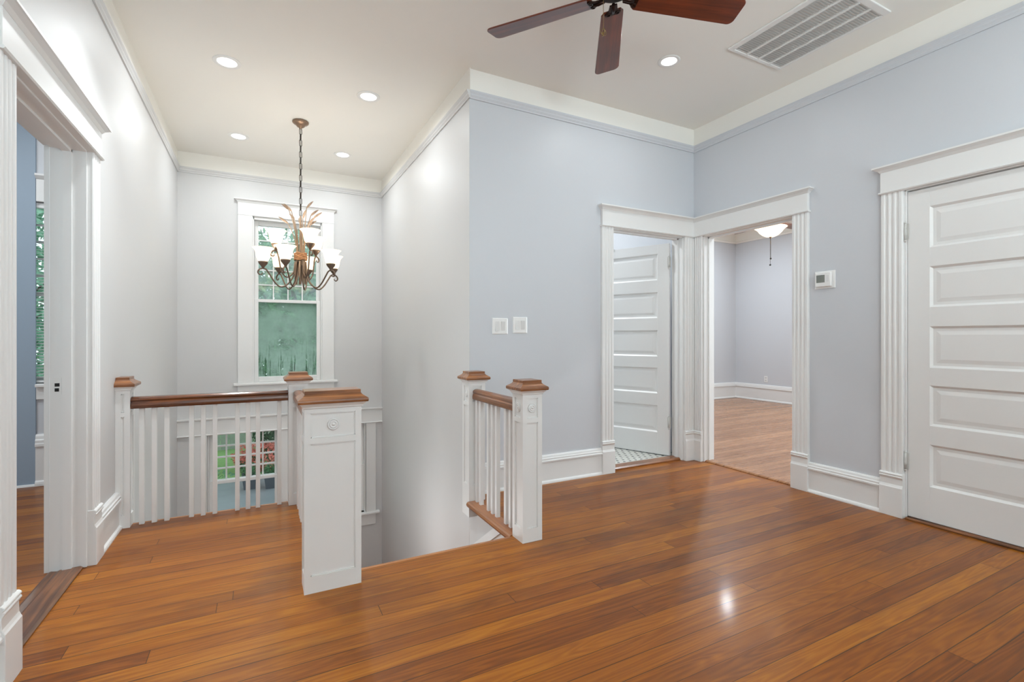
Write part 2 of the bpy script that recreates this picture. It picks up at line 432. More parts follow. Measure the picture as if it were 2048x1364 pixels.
# bathroom, bedroom, study shells
wall('wall_bathroom', M['wall_blue'], 'x', 5.45, 5.58, XC+0.12, XB, -0.2, ZC)
wall('wall_bedroom_back', M['wall_blue'], 'y', 7.92, 8.05, -0.4, 6.3, -0.2, ZC, [(1.6, 3.2, 0.7, 2.3)])
wall('wall_bedroom_side', M['wall_blue'], 'x', 6.15, 6.28, XB+TW, 7.92, -0.2, ZC)
wall('wall_bedroom_near', M['wall_blue'], 'x', -0.4, -0.27, XB+TW, 7.92, -0.2, ZC)
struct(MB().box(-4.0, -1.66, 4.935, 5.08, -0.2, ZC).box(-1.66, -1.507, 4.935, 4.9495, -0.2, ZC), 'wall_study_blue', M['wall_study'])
WS = (-1.66, -0.98, 0.775, 2.16)
wall('wall_study_window', M['wall_blue'], 'x', 4.95, 5.08, -1.66, XL-0.14, -0.2, ZC, [WS])
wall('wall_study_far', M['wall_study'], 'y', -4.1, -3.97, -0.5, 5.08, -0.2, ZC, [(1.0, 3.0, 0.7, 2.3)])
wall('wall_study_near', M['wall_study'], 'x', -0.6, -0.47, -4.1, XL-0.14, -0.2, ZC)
# landing flight: nine treads going down under the hall edge
st = MB()
for i in range(9):
    z = -0.19*(i+1)
    st.box(0.30, XC, 2.43+0.28*i, 2.43+0.28*(i+1)+0.025, z-0.035, z)
    st.box(0.30, XC, 2.43+0.28*i, 2.43+0.28*i+0.02, z-0.02, z+0.155)
struct(st, 'floor_stair_treads', M['sill_x'])
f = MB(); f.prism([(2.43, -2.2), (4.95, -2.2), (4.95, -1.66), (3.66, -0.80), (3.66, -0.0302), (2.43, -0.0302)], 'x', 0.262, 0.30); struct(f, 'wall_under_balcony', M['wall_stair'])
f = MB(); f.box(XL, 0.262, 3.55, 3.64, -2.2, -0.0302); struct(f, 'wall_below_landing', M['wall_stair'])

# (s, n, z) frames: s along the wall, n out of the wall into the hall
FA = lambda s, n, z: (s, YA-n, z)
FB = lambda s, n, z: (XB-n, s, z)
FL = lambda s, n, z: (XL+n, s, z)
FW = lambda s, n, z: (s, YW-n, z)
FC = lambda s, n, z: (XC-n, s, z)

# cream frieze band above the picture rail, the rail itself and the baseboards
RAIL = [(0.0, ZR-0.056), (0.010, ZR-0.056), (0.010, ZR-0.046), (0.018, ZR-0.034), (0.018, ZR-0.024), (0.026, ZR-0.012), (0.026, ZR), (0.0, ZR)]
def run(prof, s0, s1, fn, name, mat, bevel=0.0):
    return struct(MB().prism(prof, 'x', s0, s1).map(fn), name, mat, bevel)
n = 0
def trim(prof, s0, s1, fn, mat):
    global n; n += 1
    return run(prof, s0, s1, fn, 'trim_%d' % n, mat)
BAND = [(0, ZR), (0.003, ZR), (0.003, ZC), (0, ZC)]
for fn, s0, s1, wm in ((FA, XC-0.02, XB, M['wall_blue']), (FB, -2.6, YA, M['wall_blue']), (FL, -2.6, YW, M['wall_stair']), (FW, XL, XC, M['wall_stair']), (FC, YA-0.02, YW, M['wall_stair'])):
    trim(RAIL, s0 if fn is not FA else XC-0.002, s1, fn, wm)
    trim(BAND, s0 if fn is not FA else XC-0.002, s1, fn, M['ceiling'])
BASE = [(0, 0), (0.034, 0), (0.034, 0.008), (0.030, 0.017), (0.020, 0.023), (0.019, 0.163), (0.031, 0.166), (0.031, 0.176), (0.027, 0.181), (0.027, 0.192), (0.021, 0.197), (0.018, 0.209), (0.010, 0.217), (0, 0.217)]
def base(s0, s1, fn, name): return run(BASE, s0, s1, fn, 'baseboard_'+name, M['trim'])
base(XC+0.04, D1[0]-0.124, FA, 'switch_wall')
base(D3[1]+0.124, D2[0]-0.124, FB, 'right'); base(-2.6, D3[0]-0.124, FB, 'right_near')
base(D4[1]+0.124, 3.60, FL, 'left'); base(-2.6, D4[0]-0.124, FL, 'left_near')
base(4.5, 6.15, lambda s, n_, z: (7.92-n_, s, z*1.32), 'bedroom_back')
base(5.5, 7.92, lambda s, n_, z: (s, 6.15-n_, z*1.32), 'bedroom_side')
base(-1.507, XL-0.16, lambda s, n_, z: (s, 4.95-n_, z*1.8), 'study')
trim([(0, 0), (0.014, 0), (0.010, 0.012), (0, 0.016)], -2.4, -1.507, lambda s, q, z: (s, 4.935-q, z), M['trim'])
for fn, s0, s1 in ((lambda s, q, z: (7.92-q, s, z), -0.2, 6.15), (lambda s, q, z: (s, 6.15-q, z), XB+TW, 7.92)):
    trim([(0, 2.87), (0.02, 2.87), (0.03, 2.9), (0.004, 2.91), (0.004, ZC), (0, ZC)], s0, s1, fn, M['ceiling'])

# skirt board running down beside the stairs, under the right balustrade
sk = MB()
def skirt(y0, y1, za, zb, x0, x1, zmax=-0.0310):
    ln = lambda y, z: z-0.682*(y-2.73)
    poly = [(y0, ln(y0, za)), (y1, ln(y1, za)), (y1, ln(y1, zb)), (y0, ln(y0, zb))]
    out = []
    for (a, b), (c, d) in zip(poly, poly[1:]+poly[:1]):          # cut off flat under the sill
        if b <= zmax: out.append((a, b))
        if (b-zmax)*(d-zmax) < 0: q = (zmax-b)/(d-b); out.append((a+(c-a)*q, zmax))
    if len(out) > 2: sk.prism(out, 'x', x0, x1)
skirt(2.444, 4.95, -0.36, -0.115, XC-0.022, XC)
skirt(2.444, 4.95, -0.115, -0.072, XC-0.034, XC)
skirt(2.444, 4.95, -0.072, -0.048, XC-0.026, XC)
skirt(2.444, 4.95, -0.215, -0.185, XC-0.032, XC-0.02)
n += 1; struct(sk, 'trim_%d' % n, M['trim'])
# white fascia below the hall edge and the balcony edges
n += 1; struct(MB().box(0.30, 1.262, 2.43, 2.442, -0.25, -0.03).box(0.30, 0.312, 2.45, 3.66, -0.25, -0.03).box(XL, 0.30, 3.66, 3.672, -0.25, -0.03), 'trim_%d' % n, M['trim'])

# ------------------------------------------------------------------ door and window trim
def flute_profile(w=0.122, t=0.024):
    p = [(0, 0), (0, t-0.006), (0.004, t-0.001), (0.008, t)]
    for c in (0.031, 0.061, 0.091):
        for a in (-1, -0.6, 0, 0.6, 1):
            p.append((c+a*0.0105, t-0.006*(1-a*a)))
    p += [(w-0.008, t), (w-0.004, t-0.001), (w, t-0.006), (w, 0)]
    return p
PLINTH = [(0, 0), (0.036, 0), (0.036, 0.182), (0.032, 0.189), (0.028, 0.200), (0.027, 0.235), (0.032, 0.243), (0.035, 0.248), (0.035, 0.253), (0.030, 0.257), (0.035, 0.261), (0.034, 0.267), (0.027, 0.273), (0, 0.273)]
def casing_pair(root, fn, s0, s1, zt=2.045, left=True, right=True, w=0.122, wr=None):
    for side, a in (('l', s0-w), ('r', s1)):
        if (side == 'l' and not left) or (side == 'r' and not right): continue
        cw = wr if (wr and side == 'r') else w; e = 0.0 if (wr and side == 'r') else 0.003
        MB().prism([(a+p[0]*cw/0.122, p[1]) for p in flute_profile()], 'z', 0.27, zt).map(fn).build('door_casing', M['trim'], root)
        MB().prism(PLINTH, 'x', a-0.003, a+cw+e).map(fn).build('plinth_block', M['trim'], root, 0.0015, 1)
def head(root, fn, s0, s1, e0=True, e1=True, z=2.05):
    """frieze board, lower bead and projecting cap over s0..s1; e0/e1: the cap returns at that end"""
    o0 = 0.034 if e0 else 0; o1 = 0.034 if e1 else 0; b0 = 0.008 if e0 else 0; b1 = 0.008 if e1 else 0
    m = MB().box(s0, s1, 0, 0.028, z, z+0.138).map(fn); m.build('frieze_board', M['trim'], root, 0.002, 1)
    m = MB().prism([(0, z-0.006), (0.033, z-0.006), (0.038, z), (0.033, z+0.006), (0, z+0.006)], 'x', s0-b0, s1+b1).map(fn)
    m.build('frieze_bead', M['trim'], root)
    m = MB().stack([(s0-b0*.2, s1+b1*.2, 0, 0.029, z+0.132), (s0-o0*.35, s1+o1*.35, 0, 0.040, z+0.146), (s0-o0*.8, s1+o1*.8, 0, 0.056, z+0.156),
                    (s0-o0, s1+o1, 0, 0.062, z+0.158), (s0-o0, s1+o1, 0, 0.062, z+0.168)]).map(fn)
    m.build('head_cap', M['trim'], root)
def jamb_lining(root, box3, fn, d0, d1, zt, stop=True):
    """lining of an opening of s-range box3 through the wall (n from d0, negative, to d1)"""
    s0, s1 = box3; m = MB()
    m.box(s0-0.001, s0+0.012, d0, d1, 0, zt); m.box(s1-0.012, s1+0.001, d0, d1, 0, zt); m.box(s0, s1, d0, d1, zt-0.012, zt+0.002)
    m.map(fn).build('door_jamb', M['trim'], root, 0.002, 1)
    if stop:
        q = (d0+d1)/2; m = MB()
        m.box(s0+0.012, s0+0.024, q-0.02, q+0.015, 0, zt-0.012); m.box(s1-0.024, s1-0.012, q-0.02, q+0.015, 0, zt-0.012); m.box(s0+0.012, s1-0.012, q-0.02, q+0.015, zt-0.024, zt-0.012)
        m.map(fn).build('door_stop', M['trim'], root)

PANELS = [(0.228, 0.481), (0.596, 0.837), (0.946, 1.193), (1.311, 1.555), (1.670, 1.918)]
def door_leaf(root, fn, W, H, z0, zoff=0.0):
    """five-panel leaf in local frame: s 0..W, n 0 (far face) .. 0.035 (near face), z from z0; panels on the near and far faces"""
    st = 0.113; m = MB(); t = 0.036
    m.box(0, st, 0, t, z0, z0+H); m.box(W-st, W, 0, t, z0, z0+H)
    zs = [z0] + [q for p in PANELS for q in (p[0]+zoff, p[1]+zoff)] + [z0+H]
    for a, b in zip(zs[0::2], zs[1::2]): m.box(st, W-st, 0, t, a, b)
    leaf = m.map(fn).build('door_leaf', M['trim'], root, 0.001, 1)
    for a, b in PANELS:
        a += zoff; b += zoff; m = MB()
        for face in (1, -1):
            def rect(i, d):
                nn = t-d if face == 1 else d
                return [(st+i, nn, a+i), (W-st-i, nn, a+i), (W-st-i, nn, b-i), (st+i, nn, b-i)]
            rings = [rect(0, 0.001), rect(0.012, 0.012), (rect(0.028, 0.012)), rect(0.05, 0.0075)]
            vs = sum(rings, []); fs = []
            for i in range(3):
                for k in range(4): fs.append((4*i+k, 4*i+(k+1) % 4, 4*i+4+(k+1) % 4, 4*i+4+k))
            fs.append((12, 13, 14, 15)); m.add(vs, fs)
        m.map(fn).build('door_panel', M['trim'], leaf)
    return leaf
def hinge(root, fn, s, nn, zc, h=0.1):
    m = MB().tube([fn(s, nn, zc-h/2), fn(s, nn, zc+h/2)], 0.0075, 10)
    for q in (-h/2-0.006, h/2+0.006): m.ball(fn(s, nn, zc+q), 0.008, rings=6, seg=8)
    for q in (-0.02, 0.02): m.tube([fn(s, nn, zc+q-0.0012), fn(s, nn, zc+q+0.0012)], 0.0085, 10)
    m2 = MB().box(s-0.016, s+0.016, nn-0.008, nn-0.005, zc-h/2, zc+h/2).map(fn)
    m.v += [] ; b = len(m.v); m.v += m2.v; m.f += [tuple(i+b for i in q) for q in m2.f]; m.sm += m2.sm
    m.build('hinge', M['steel'], root)

# door_1: bathroom, leaf swung inwards
d1 = struct_root('door_1', (3.0, YA, 0))
casing_pair(d1, FA, *D1, wr=XB-D1[1]); head(d1, FA, D1[0]-0.122, XB, True, False)
jamb_lining(d1, D1, FA, -TW, 0.0, 2.05)
hx, hy = 3.428, YA+TW+0.010; ang = math.atan2(0.70, -0.31)
ux, uy = cos(ang), sin(ang)            # along the leaf, hinge -> latch
vx, vy = -uy, ux                       # leaf normal; the near face looks to the hall/left
FD = lambda s, nn, z: (hx+ux*s+vx*nn, hy+uy*s+vy*nn, z)
door_leaf(d1, FD, 0.790, 1.985, 0.022, 0.0)
for zc in (1.83, 0.33): hinge(d1, FD, 0.0, 0.042, zc)
# door_2: bedroom opening
d2 = struct_root('door_2', (XB, 2.64, 0))
casing_pair(d2, FB, *D2, wr=YA-0.028-D2[1]); head(d2, FB, D2[0]-0.122, YA, True, False)
jamb_lining(d2, D2, FB, -TW, 0.0, 2.05)
# door_3: closed door on the right
d3 = struct_root('door_3', (XB, 1.16, 0))
casing_pair(d3, FB, *D3); head(d3, FB, D3[0]-0.122, D3[1]+0.122)
jamb_lining(d3, D3, FB, -TW, 0.0, 2.05, True)
door_leaf(d3, lambda s, nn, z: (XB+0.042-nn, D3[1]-0.014-s, z), D3[1]-D3[0]-0.028, 2.012, 0.018)
for zc in (1.785, 0.358): hinge(d3, FB, D3[1]-0.006, 0.004, zc)
# door_4: cased opening on the left, deep jamb with a latch plate
d4 = struct_root('door_4', (XL, 2.66, 0))
casing_pair(d4, FL, *D4); head(d4, FL, D4[0]-0.122, D4[1]+0.122)
jamb_lining(d4, D4, FL, -0.14, 0.0, 2.05, True)
for a in (D4[0]-0.122, D4[1]):
    MB().box(a, a+0.122, -0.162, -0.14, 0, 2.05).map(FL).build('door_casing', M['trim'], d4)
MB().box(D4[0]-0.122, D4[1]+0.122, -0.168, -0.14, 2.05, 2.19).map(FL).build('frieze_board', M['trim'], d4)
lp = MB().box(D4[1]-0.0145, D4[1]-0.012, -0.126, -0.094, 0.855, 0.935).map(FL).build('strike_plate', M['trim'], d4)
MB().box(D4[1]-0.0152, D4[1]-0.013, -0.119, -0.101, 0.892, 0.908).box(D4[1]-0.0152, D4[1]-0.013, -0.119, -0.103, 0.868, 0.884).map(FL).build('latch_hole', M['dark'], lp)

# ------------------------------------------------------------------ windows
def sash(root, name, fn, s0, s1, z0, z1, n0, n1, stile, rows, cols, gm, top=None, bot=None, mw=0.012):
    top = top or stile; bot = bot or stile
    m = MB().box(s0, s0+stile, n0, n1, z0, z1).box(s1-stile, s1, n0, n1, z0, z1)
    m.box(s0+stile, s1-stile, n0, n1, z0, z0+bot).box(s0+stile, s1-stile, n0, n1, z1-top, z1)
    sh = m.map(fn).build(name, M['trim'], root, 0.003, 1)
    a, b, c, d = s0+stile, s1-stile, z0+bot, z1-top
    for i in range(1, cols):
        q = a+(b-a)*i/cols; MB().box(q-mw/2, q+mw/2, n0+0.004, n1-0.004, c, d).map(fn).build('muntin', M['trim'], sh)
    for j in range(1, rows):
        q = c+(d-c)*j/rows; MB().box(a, b, n0+0.0045, n1-0.0045, q-mw/2, q+mw/2).map(fn).build('muntin', M['trim'], sh)
    qn = (n0+n1)/2
    MB().box(a-0.003, b+0.003, qn-0.0015, qn+0.0015, c-0.003, d+0.003).map(fn).build('window_glass', gm, sh)
    return sh
# window_1: tall window over the stairs
w1 = struct_root('window_1', (0.28, YW, 0.6))
for a, b in ((-0.209, -0.066), (0.644, 0.775)):
    MB().box(a, b, 0, 0.022, 0.63, 2.452).map(FW).build('side_casing', M['trim'], w1, 0.002, 1)
MB().box(-0.209, 0.775, 0, 0.024, 2.452, 2.592).map(FW).build('head_casing', M['trim'], w1, 0.002, 1)
MB().stack([(-0.21, 0.776, 0, 0.026, 2.586), (-0.222, 0.79, 0, 0.036, 2.603), (-0.238, 0.804, 0, 0.05, 2.614), (-0.242, 0.808, 0, 0.054, 2.616), (-0.242, 0.808, 0, 0.054, 2.626)]).map(FW).build('head_cap', M['trim'], w1)
MB().box(-0.249, 0.815, -0.1, 0.06, 0.603, 0.630).map(FW).build('window_stool', M['trim'], w1, 0.008, 3)
MB().box(-0.209, 0.775, 0, 0.020, 0.525, 0.603).map(FW).build('window_apron', M['trim'], w1, 0.002, 1)
m = MB().box(-0.066, -0.052, -0.15, 0.004, 0.63, 2.45).box(0.63, 0.644, -0.15, 0.004, 0.63, 2.45).box(-0.06, 0.638, -0.15, 0.004, 2.42, 2.452).box(-0.06, 0.638, -0.17, -0.1, 0.60, 0.63)
m.map(FW).build('window_jamb', M['trim'], w1)
sash(w1, 'upper_sash', FW, -0.052, 0.630, 1.515, 2.42, -0.105, -0.065, 0.042, 5, 4, M['glass_hazy'], 0.05, 0.034)
sash(w1, 'lower_sash', FW, -0.052, 0.630, 0.63, 1.550, -0.062, -0.022, 0.042, 1, 1, M['fog'], 0.034, 0.06)
# window_2: double window on the landing
w2 = struct_root('window_2', (0.325, YW, -0.98))
for a, b in ((-0.607, -0.490), (1.140, 1.257)):
    MB().box(a, b, 0, 0.022, -0.98, 0.10).map(FW).build('side_casing', M['trim'], w2, 0.002, 1)
for a, b in ((-0.501, -0.490), (1.140, 1.151)):
    MB().box(a, b, 0, 0.030, -0.98, 0.10).map(FW).build('casing_bead', M['trim'], w2, 0.002, 1)
MB().box(0.20, 0.45, -0.15, 0.02, -0.98, 0.10).map(FW).build('center_mullion', M['trim'], w2, 0.002, 1)
MB().box(XL, XC, 0, 0.022, 0.10, 0.262).map(FW).build('head_casing', M['trim'], w2, 0.002, 1)
MB().prism([(0, 0.25), (0.03, 0.252), (0.042, 0.262), (0.042, 0.274), (0, 0.274)], 'x', XL, XC).map(FW).build('head_cap', M['trim'], w2)
MB().prism([(0, 0.092), (0.030, 0.092), (0.036, 0.099), (0.030, 0.106), (0, 0.106)], 'x', XL, XC).map(FW).build('head_bead', M['trim'], w2)
MB().box(-0.65, 1.30, -0.1, 0.055, -1.008, -0.98).map(FW).build('window_stool', M['trim'], w2, 0.008, 3)
MB().box(-0.607, 1.257, 0, 0.020, -1.14, -1.008).map(FW).build('window_apron', M['trim'], w2, 0.002, 1)
m = MB()
for a, b in ((-0.495, -0.473), (0.185, 0.205), (0.445, 0.465), (1.123, 1.145)): m.box(a, b, -0.15, 0.002, -0.98, 0.10)
m.box(-0.49, 1.14, -0.15, 0.002, 0.092, 0.104).box(-0.49, 1.14, -0.17, -0.1, -1.0, -0.975)
m.map(FW).build('window_jamb', M['trim'], w2)
for a, b in ((-0.473, 0.187), (0.463, 1.123)):
    sash(w2, 'upper_sash', FW, a, b, -0.445, 0.094, -0.105, -0.068, 0.036, 4, 5, M['glass'], 0.022, 0.034, 0.015)
    sash(w2, 'lower_sash', FW, a, b, -0.975, -0.410, -0.064, -0.027, 0.036, 1, 1, M['glass'], 0.034, 0.06)
# window_3: study window seen through the left opening
FS = lambda s, nn, z: (s, 4.95-nn, z)
w3 = struct_root('window_3', (-1.24, 4.95, 0.77))
MB().box(-1.503, -0.97, 0, 0.022, 2.16, 2.335).map(FS).build('head_casing', M['trim'], w3, 0.002, 1)
MB().stack([(-1.503, -0.97, 0, 0.026, 2.33), (-1.503, -0.95, 0, 0.05, 2.352), (-1.503, -0.95, 0, 0.05, 2.366)]).map(FS).build('head_cap', M['trim'], w3)
MB().box(-0.98, -0.90, 0, 0.022, 0.775, 2.16).map(FS).build('side_casing', M['trim'], w3, 0.002, 1)
MB().box(-1.503, -0.9, -0.1, 0.05, 0.748, 0.775).map(FS).build('window_stool', M['trim'], w3, 0.006, 2)
MB().box(-1.503, -0.92, 0, 0.02, 0.655, 0.748).map(FS).build('window_apron', M['trim'], w3, 0.002, 1)
sash(w3, 'upper_sash', FS, -1.66, -0.98, 1.445, 2.16, -0.115, -0.085, 0.03, 5, 4, M['glass'], 0.03, 0.03, 0.016)
sash(w3, 'lower_sash', FS, -1.66, -0.98, 0.775, 1.475, -0.082, -0.055, 0.03, 1, 1, M['glass'], 0.03, 0.045)
bl = thing('window_blind', (-1.24, 4.95, 2.15), 'white horizontal slat blind in the window of the slate blue room', 'blind')
MB().box(-1.655, -0.985, -0.045, -0.008, 2.118, 2.155).map(FS).build('headrail', M['plastic'], bl)
for i in range(56):
    z = 2.10-i*0.0232
    MB().add([FS(-1.654, -0.037, z+0.002), FS(-0.986, -0.037, z+0.002), FS(-0.986, -0.012, z-0.003), FS(-1.654, -0.012, z-0.003),
              FS(-1.654, -0.037, z+0.003), FS(-0.986, -0.037, z+0.003), FS(-0.986, -0.012, z-0.002), FS(-1.654, -0.012, z-0.002)],
             [(0, 1, 2, 3), (7, 6, 5, 4), (0, 4, 5, 1), (1, 5, 6, 2), (2, 6, 7, 3), (3, 7, 4, 0)]).build('slat', M['blind'], bl)
MB().box(-1.655, -0.985, -0.04, -0.010, 0.782, 0.798).map(FS).build('bottom_rail', M['plastic'], bl)
m = MB()
for s in (-1.455, -1.24, -1.03): m.tube([FS(s, -0.0245, 0.79), FS(s, -0.0245, 2.12)], 0.0012, 6)
m.build('ladder_cord', M['plastic'], bl)
# plain unseen windows behind the camera and in the side rooms
def plain_window(nm, fn, s0, s1, z0, z1):
    w = struct_root(nm, fn((s0+s1)/2, 0, z0))
    sash(w, 'window_sash', fn, s0, s1, z0, z1, -0.09, -0.05, 0.05, 2, 1, M['glass'])
plain_window('window_4', lambda s, q, z: (s, -2.6+q, z), -0.1, 1.1, 0.6, 2.3)
plain_window('window_5', lambda s, q, z: (s, -2.6+q, z), 1.8, 3.0, 0.6, 2.3)
plain_window('window_6', lambda s, q, z: (7.92-q, s, z), 1.6, 3.2, 0.7, 2.3)
plain_window('window_7', lambda s, q, z: (-3.97+q, s, z), 1.0, 3.0, 0.7, 2.3)

# ------------------------------------------------------------------ thresholds
t = MB().prism([(3.247, 0.0), (3.247, 0.010), (3.258, 0.021), (3.345, 0.021), (3.355, 0.012), (3.355, 0.0)], 'x', 2.636, 3.431)
tag(t.build('door_threshold', M['thresh']), 'honey wood threshold between the hall boards and the bathroom tile', 'threshold')
t = MB().prism([(3.586, 0.0), (3.586, 0.006), (3.60, 0.013), (3.672, 0.013), (3.686, 0.006), (3.686, 0.0)], 'y', 2.287, 3.101)
tag(t.build('door_threshold', M['floor_bed']), 'low reddish wood threshold at the open bedroom doorway', 'threshold')
t = MB().prism([(3.552, 0.0), (3.552, 0.008), (3.560, 0.014), (3.576, 0.012), (3.582, 0.015), (3.66, 0.015), (3.66, 0.0)], 'y', 0.771, 1.548)
tag(t.build('door_threshold', M['thresh_y']), 'moulded dark wood threshold under the closed five panel door', 'threshold')
t = MB().prism([(-0.895, 0.0), (-0.895, 0.005), (-0.885, 0.009), (-0.862, 0.005), (-0.852, 0.009), (-0.775, 0.012), (-0.765, 0.005), (-0.765, 0.0)], 'y', 2.249, 3.076)
tag(t.build('door_threshold', M['thresh_y']), 'worn grooved wood threshold in the white cased opening beside the slate blue room', 'threshold')

# ------------------------------------------------------------------ newel posts
def ring_rosette(root, c, ax, r=0.025):
    """turned boss on a face; ax = outward axis ('-y','-x','+x')"""
    prof = [(0.0, 0.009), (0.004, 0.009), (0.006, 0.005), (0.010, 0.004), (0.012, 0.007), (0.016, 0.007), (0.0175, 0.003), (0.020, 0.003), (0.022, 0.007), (0.025, 0.005), (0.026, 0.0)]
    m = MB().lathe([(a*r/0.025, b) for a, b in reversed(prof)], 24)
    if ax == '-y': m.map(lambda x, y, z: (c[0]+x, c[1]-z, c[2]+y))
    elif ax == '-x': m.map(lambda x, y, z: (c[0]-z, c[1]+x, c[2]+y))
    else: m.map(lambda x, y, z: (c[0]+z, c[1]+x, c[2]+y))
    m.build('rosette', M['trim'], root)
def newel(x0, x1, y0, y1, label, faces=('-y', '-x', '+x'), z0=0.0, ros=('-y',), clip_x=None, base_z=0.0, group='stair newel posts'):
    """square panelled post with a dark wooden cap; clip_x cuts the post flat against a wall on its low-x side"""
    cx, cy = (x0+x1)/2, (y0+y1)/2
    root = thing('newel_post', (cx, cy, z0), label, 'newel post', group)
    t = 0.007; st = 0.027
    m = MB().box(x0+t, x1-t, y0+t, y1-t, z0, 0.822)
    zs = [(z0, base_z+0.075), (0.657, 0.684), (0.792, 0.822)]
    # corner stiles
    for (a, b) in ((x0, x0+st), (x1-st, x1)):
        for (c, d) in ((y0, y0+st), (y1-st, y1)): m.box(a, b, c, d, z0, 0.822)
    # rails on each face, proud of the recessed core and inside the stiles' faces
    for a, b in zs:
        m.box(x0+0.0003, x1-0.0003, y0+0.0003, y1-0.0003, a+(0.0004 if a != z0 else 0), b-0.0004)
    m.build('shaft', M['trim'], root)
    # panel moulding lines
    for fz in faces:
        for (a, b) in ((base_z+0.075, 0.657), (0.684, 0.792)):
            q = MB(); g = 0.004
            lo, hi = (x0+st, x1-st) if fz == '-y' else (y0+st, y1-st)
            for (s0, s1, c, d) in ((lo, hi, a, a+g), (lo, hi, b-g, b), (lo, lo+g, a, b), (hi-g, hi, a, b)):
                if fz == '-y': q.box(s0, s1, y0+0.003, y0+t+0.002, c, d)
                elif fz == '-x': q.box(x0+0.003, x0+t+0.002, s0, s1, c, d)
                else: q.box(x1-t-0.002, x1-0.003, s0, s1, c, d)
            q.build('panel_bead', M['trim'], root)
    m = MB().stack([(x0-e, x1+e, y0-e, y1+e, z) for e, z in ((0.001, 0.812), (0.006, 0.815), (0.007, 0.821), (0.014, 0.829), (0.021, 0.834), (0.021, 0.839))])
    m.build('crown_moulding', M['trim'], root)
    e0 = 0.027
    cap = [(e0-0.002, 0.836), (e0, 0.838), (e0+0.001, 0.845), (e0, 0.852), (e0-0.003, 0.855), (0.014, 0.861), (0.004, 0.868), (-0.002, 0.876), (-0.002, 0.889), (-0.004, 0.891)]
    m = MB().stack([(x0-e, x1+e, y0-e, y1+e, z) for e, z in cap]).build('post_cap', M['cap'], root)
    for fz in ros:
        c = {'-y': (cx, y0+t-0.001, 0.738), '-x': (x0+t-0.001, cy, 0.738), '+x': (x1-t+0.001, cy, 0.738)}[fz]
        ring_rosette(root, c, fz)
    return root
newel(0.173, 0.416, 2.303, 2.428, 'wide white box newel standing alone at the head of the stairs', ros=('-y',), group='panelled stair posts')
newel(0.173, 0.295, 3.580, 3.702, 'slim white newel at the balcony corner below the tall window', group='panelled stair posts', ros=())
newel(-0.7515, -0.682, 3.600, 3.722, 'narrow half newel set against the glossy left wall', faces=('-y', '+x'), ros=(), group='panelled stair posts')
newel(1.276, 1.399, 2.327, 2.449, 'white newel with rosettes at the near end of the short railing', ros=('-y', '-x'), group='panelled stair posts')
newel(1.272, 1.394, 3.085, 3.2065, 'white newel whose foot drops below the floor at the wall corner', ros=('-x',), z0=-0.105, base_z=0.04, group='panelled stair posts')

# ------------------------------------------------------------------ balustrades
HR = [(-0.030, 0.702), (0.030, 0.702), (0.033, 0.708), (0.034, 0.720), (0.031, 0.733), (0.026, 0.742), (0.028, 0.746), (0.030, 0.754), (0.027, 0.762), (0.018, 0.769), (0.0, 0.772), (-0.018, 0.769), (-0.027, 0.762), (-0.030, 0.754), (-0.028, 0.746), (-0.026, 0.742), (-0.031, 0.733), (-0.034, 0.720), (-0.033, 0.708)]
b1 = thing('balustrade', (-0.25, 3.641, 0), 'long low railing along the balcony edge in front of the windows', 'railing', 'stair railings')
MB().prism([(3.641+a, b) for a, b in HR], 'x', -0.6812, 0.1722).build('handrail', M['rail_x'], b1)
bal_spots = [-0.644, -0.582, -0.519, -0.392, -0.329, -0.266, -0.141, -0.080, -0.022, 0.106]
proto = None
for x in bal_spots:
    if proto is None:
        proto = MB().box(x, x+0.026, 3.628, 3.654, 0, 0.704).build('baluster', M['trim'], b1, 0.0015, 1)
        x00 = x
    else:
        c = proto.copy(); COL.objects.link(c); c.parent = b1; c.location = (x-x00, 0, 0)
MB().prism([(3.655, -0.030), (3.655, -0.004), (3.675, 0.0), (3.688, -0.002), (3.694, -0.012), (3.688, -0.028)], 'x', -0.6812, 0.1722).build('nosing', M['sill_x'], b1)
b2 = thing('balustrade', (0.234, 3.0, 0), 'railing running back from the wide box newel along the stair opening', 'railing', 'stair railings')
MB().prism([(0.234+a, b) for a, b in HR], 'y', 2.4282, 3.5798).build('handrail', M['rail_y'], b2)
proto = None
for y in [2.47+g*0.25+k*0.0625 for g in range(5) for k in range(3)]:
    if y > 3.54: continue
    if proto is None:
        proto = MB().box(0.221, 0.247, y, y+0.026, 0, 0.704).build('baluster', M['trim'], b2, 0.0015, 1); y00 = y
    else:
        c = proto.copy(); COL.objects.link(c); c.parent = b2; c.location = (0, y-y00, 0)
b3 = thing('balustrade', (1.335, 2.77, 0), 'short railing between the two newels by the light switch wall', 'railing', 'stair railings')
MB().prism([(1.331+a, b) for a, b in HR], 'y', 2.4492, 3.0848).build('handrail', M['rail_y'], b3)
proto = None
for y in (2.4795, 2.542, 2.604, 2.730, 2.7925, 2.855, 2.980, 3.0425):
    if proto is None:
        proto = MB().box(1.311, 1.337, y, y+0.026, 0.002, 0.704).build('baluster', M['trim'], b3, 0.0015, 1); y00 = y
    else:
        c = proto.copy(); COL.objects.link(c); c.parent = b3; c.location = (0, y-y00, 0)
MB().prism([(1.255, -0.026), (1.251, -0.014), (1.255, -0.002), (1.264, 0.004), (1.344, 0.004), (1.346, 0.0005), (1.262, 0.0005), (1.262, -0.026)], 'y', 2.4495, 3.0848).build('sill_board', M['sill_y'], b3)
# rounded front nosing of the hall floor at the stair head
n += 1
struct(MB().prism([(2.425, -0.030), (2.425, 0.0006), (2.446, 0.0006), (2.456, -0.006), (2.456, -0.022), (2.446, -0.030)], 'x', 0.30, 1.262), 'trim_%d' % n, M['sill_x'])

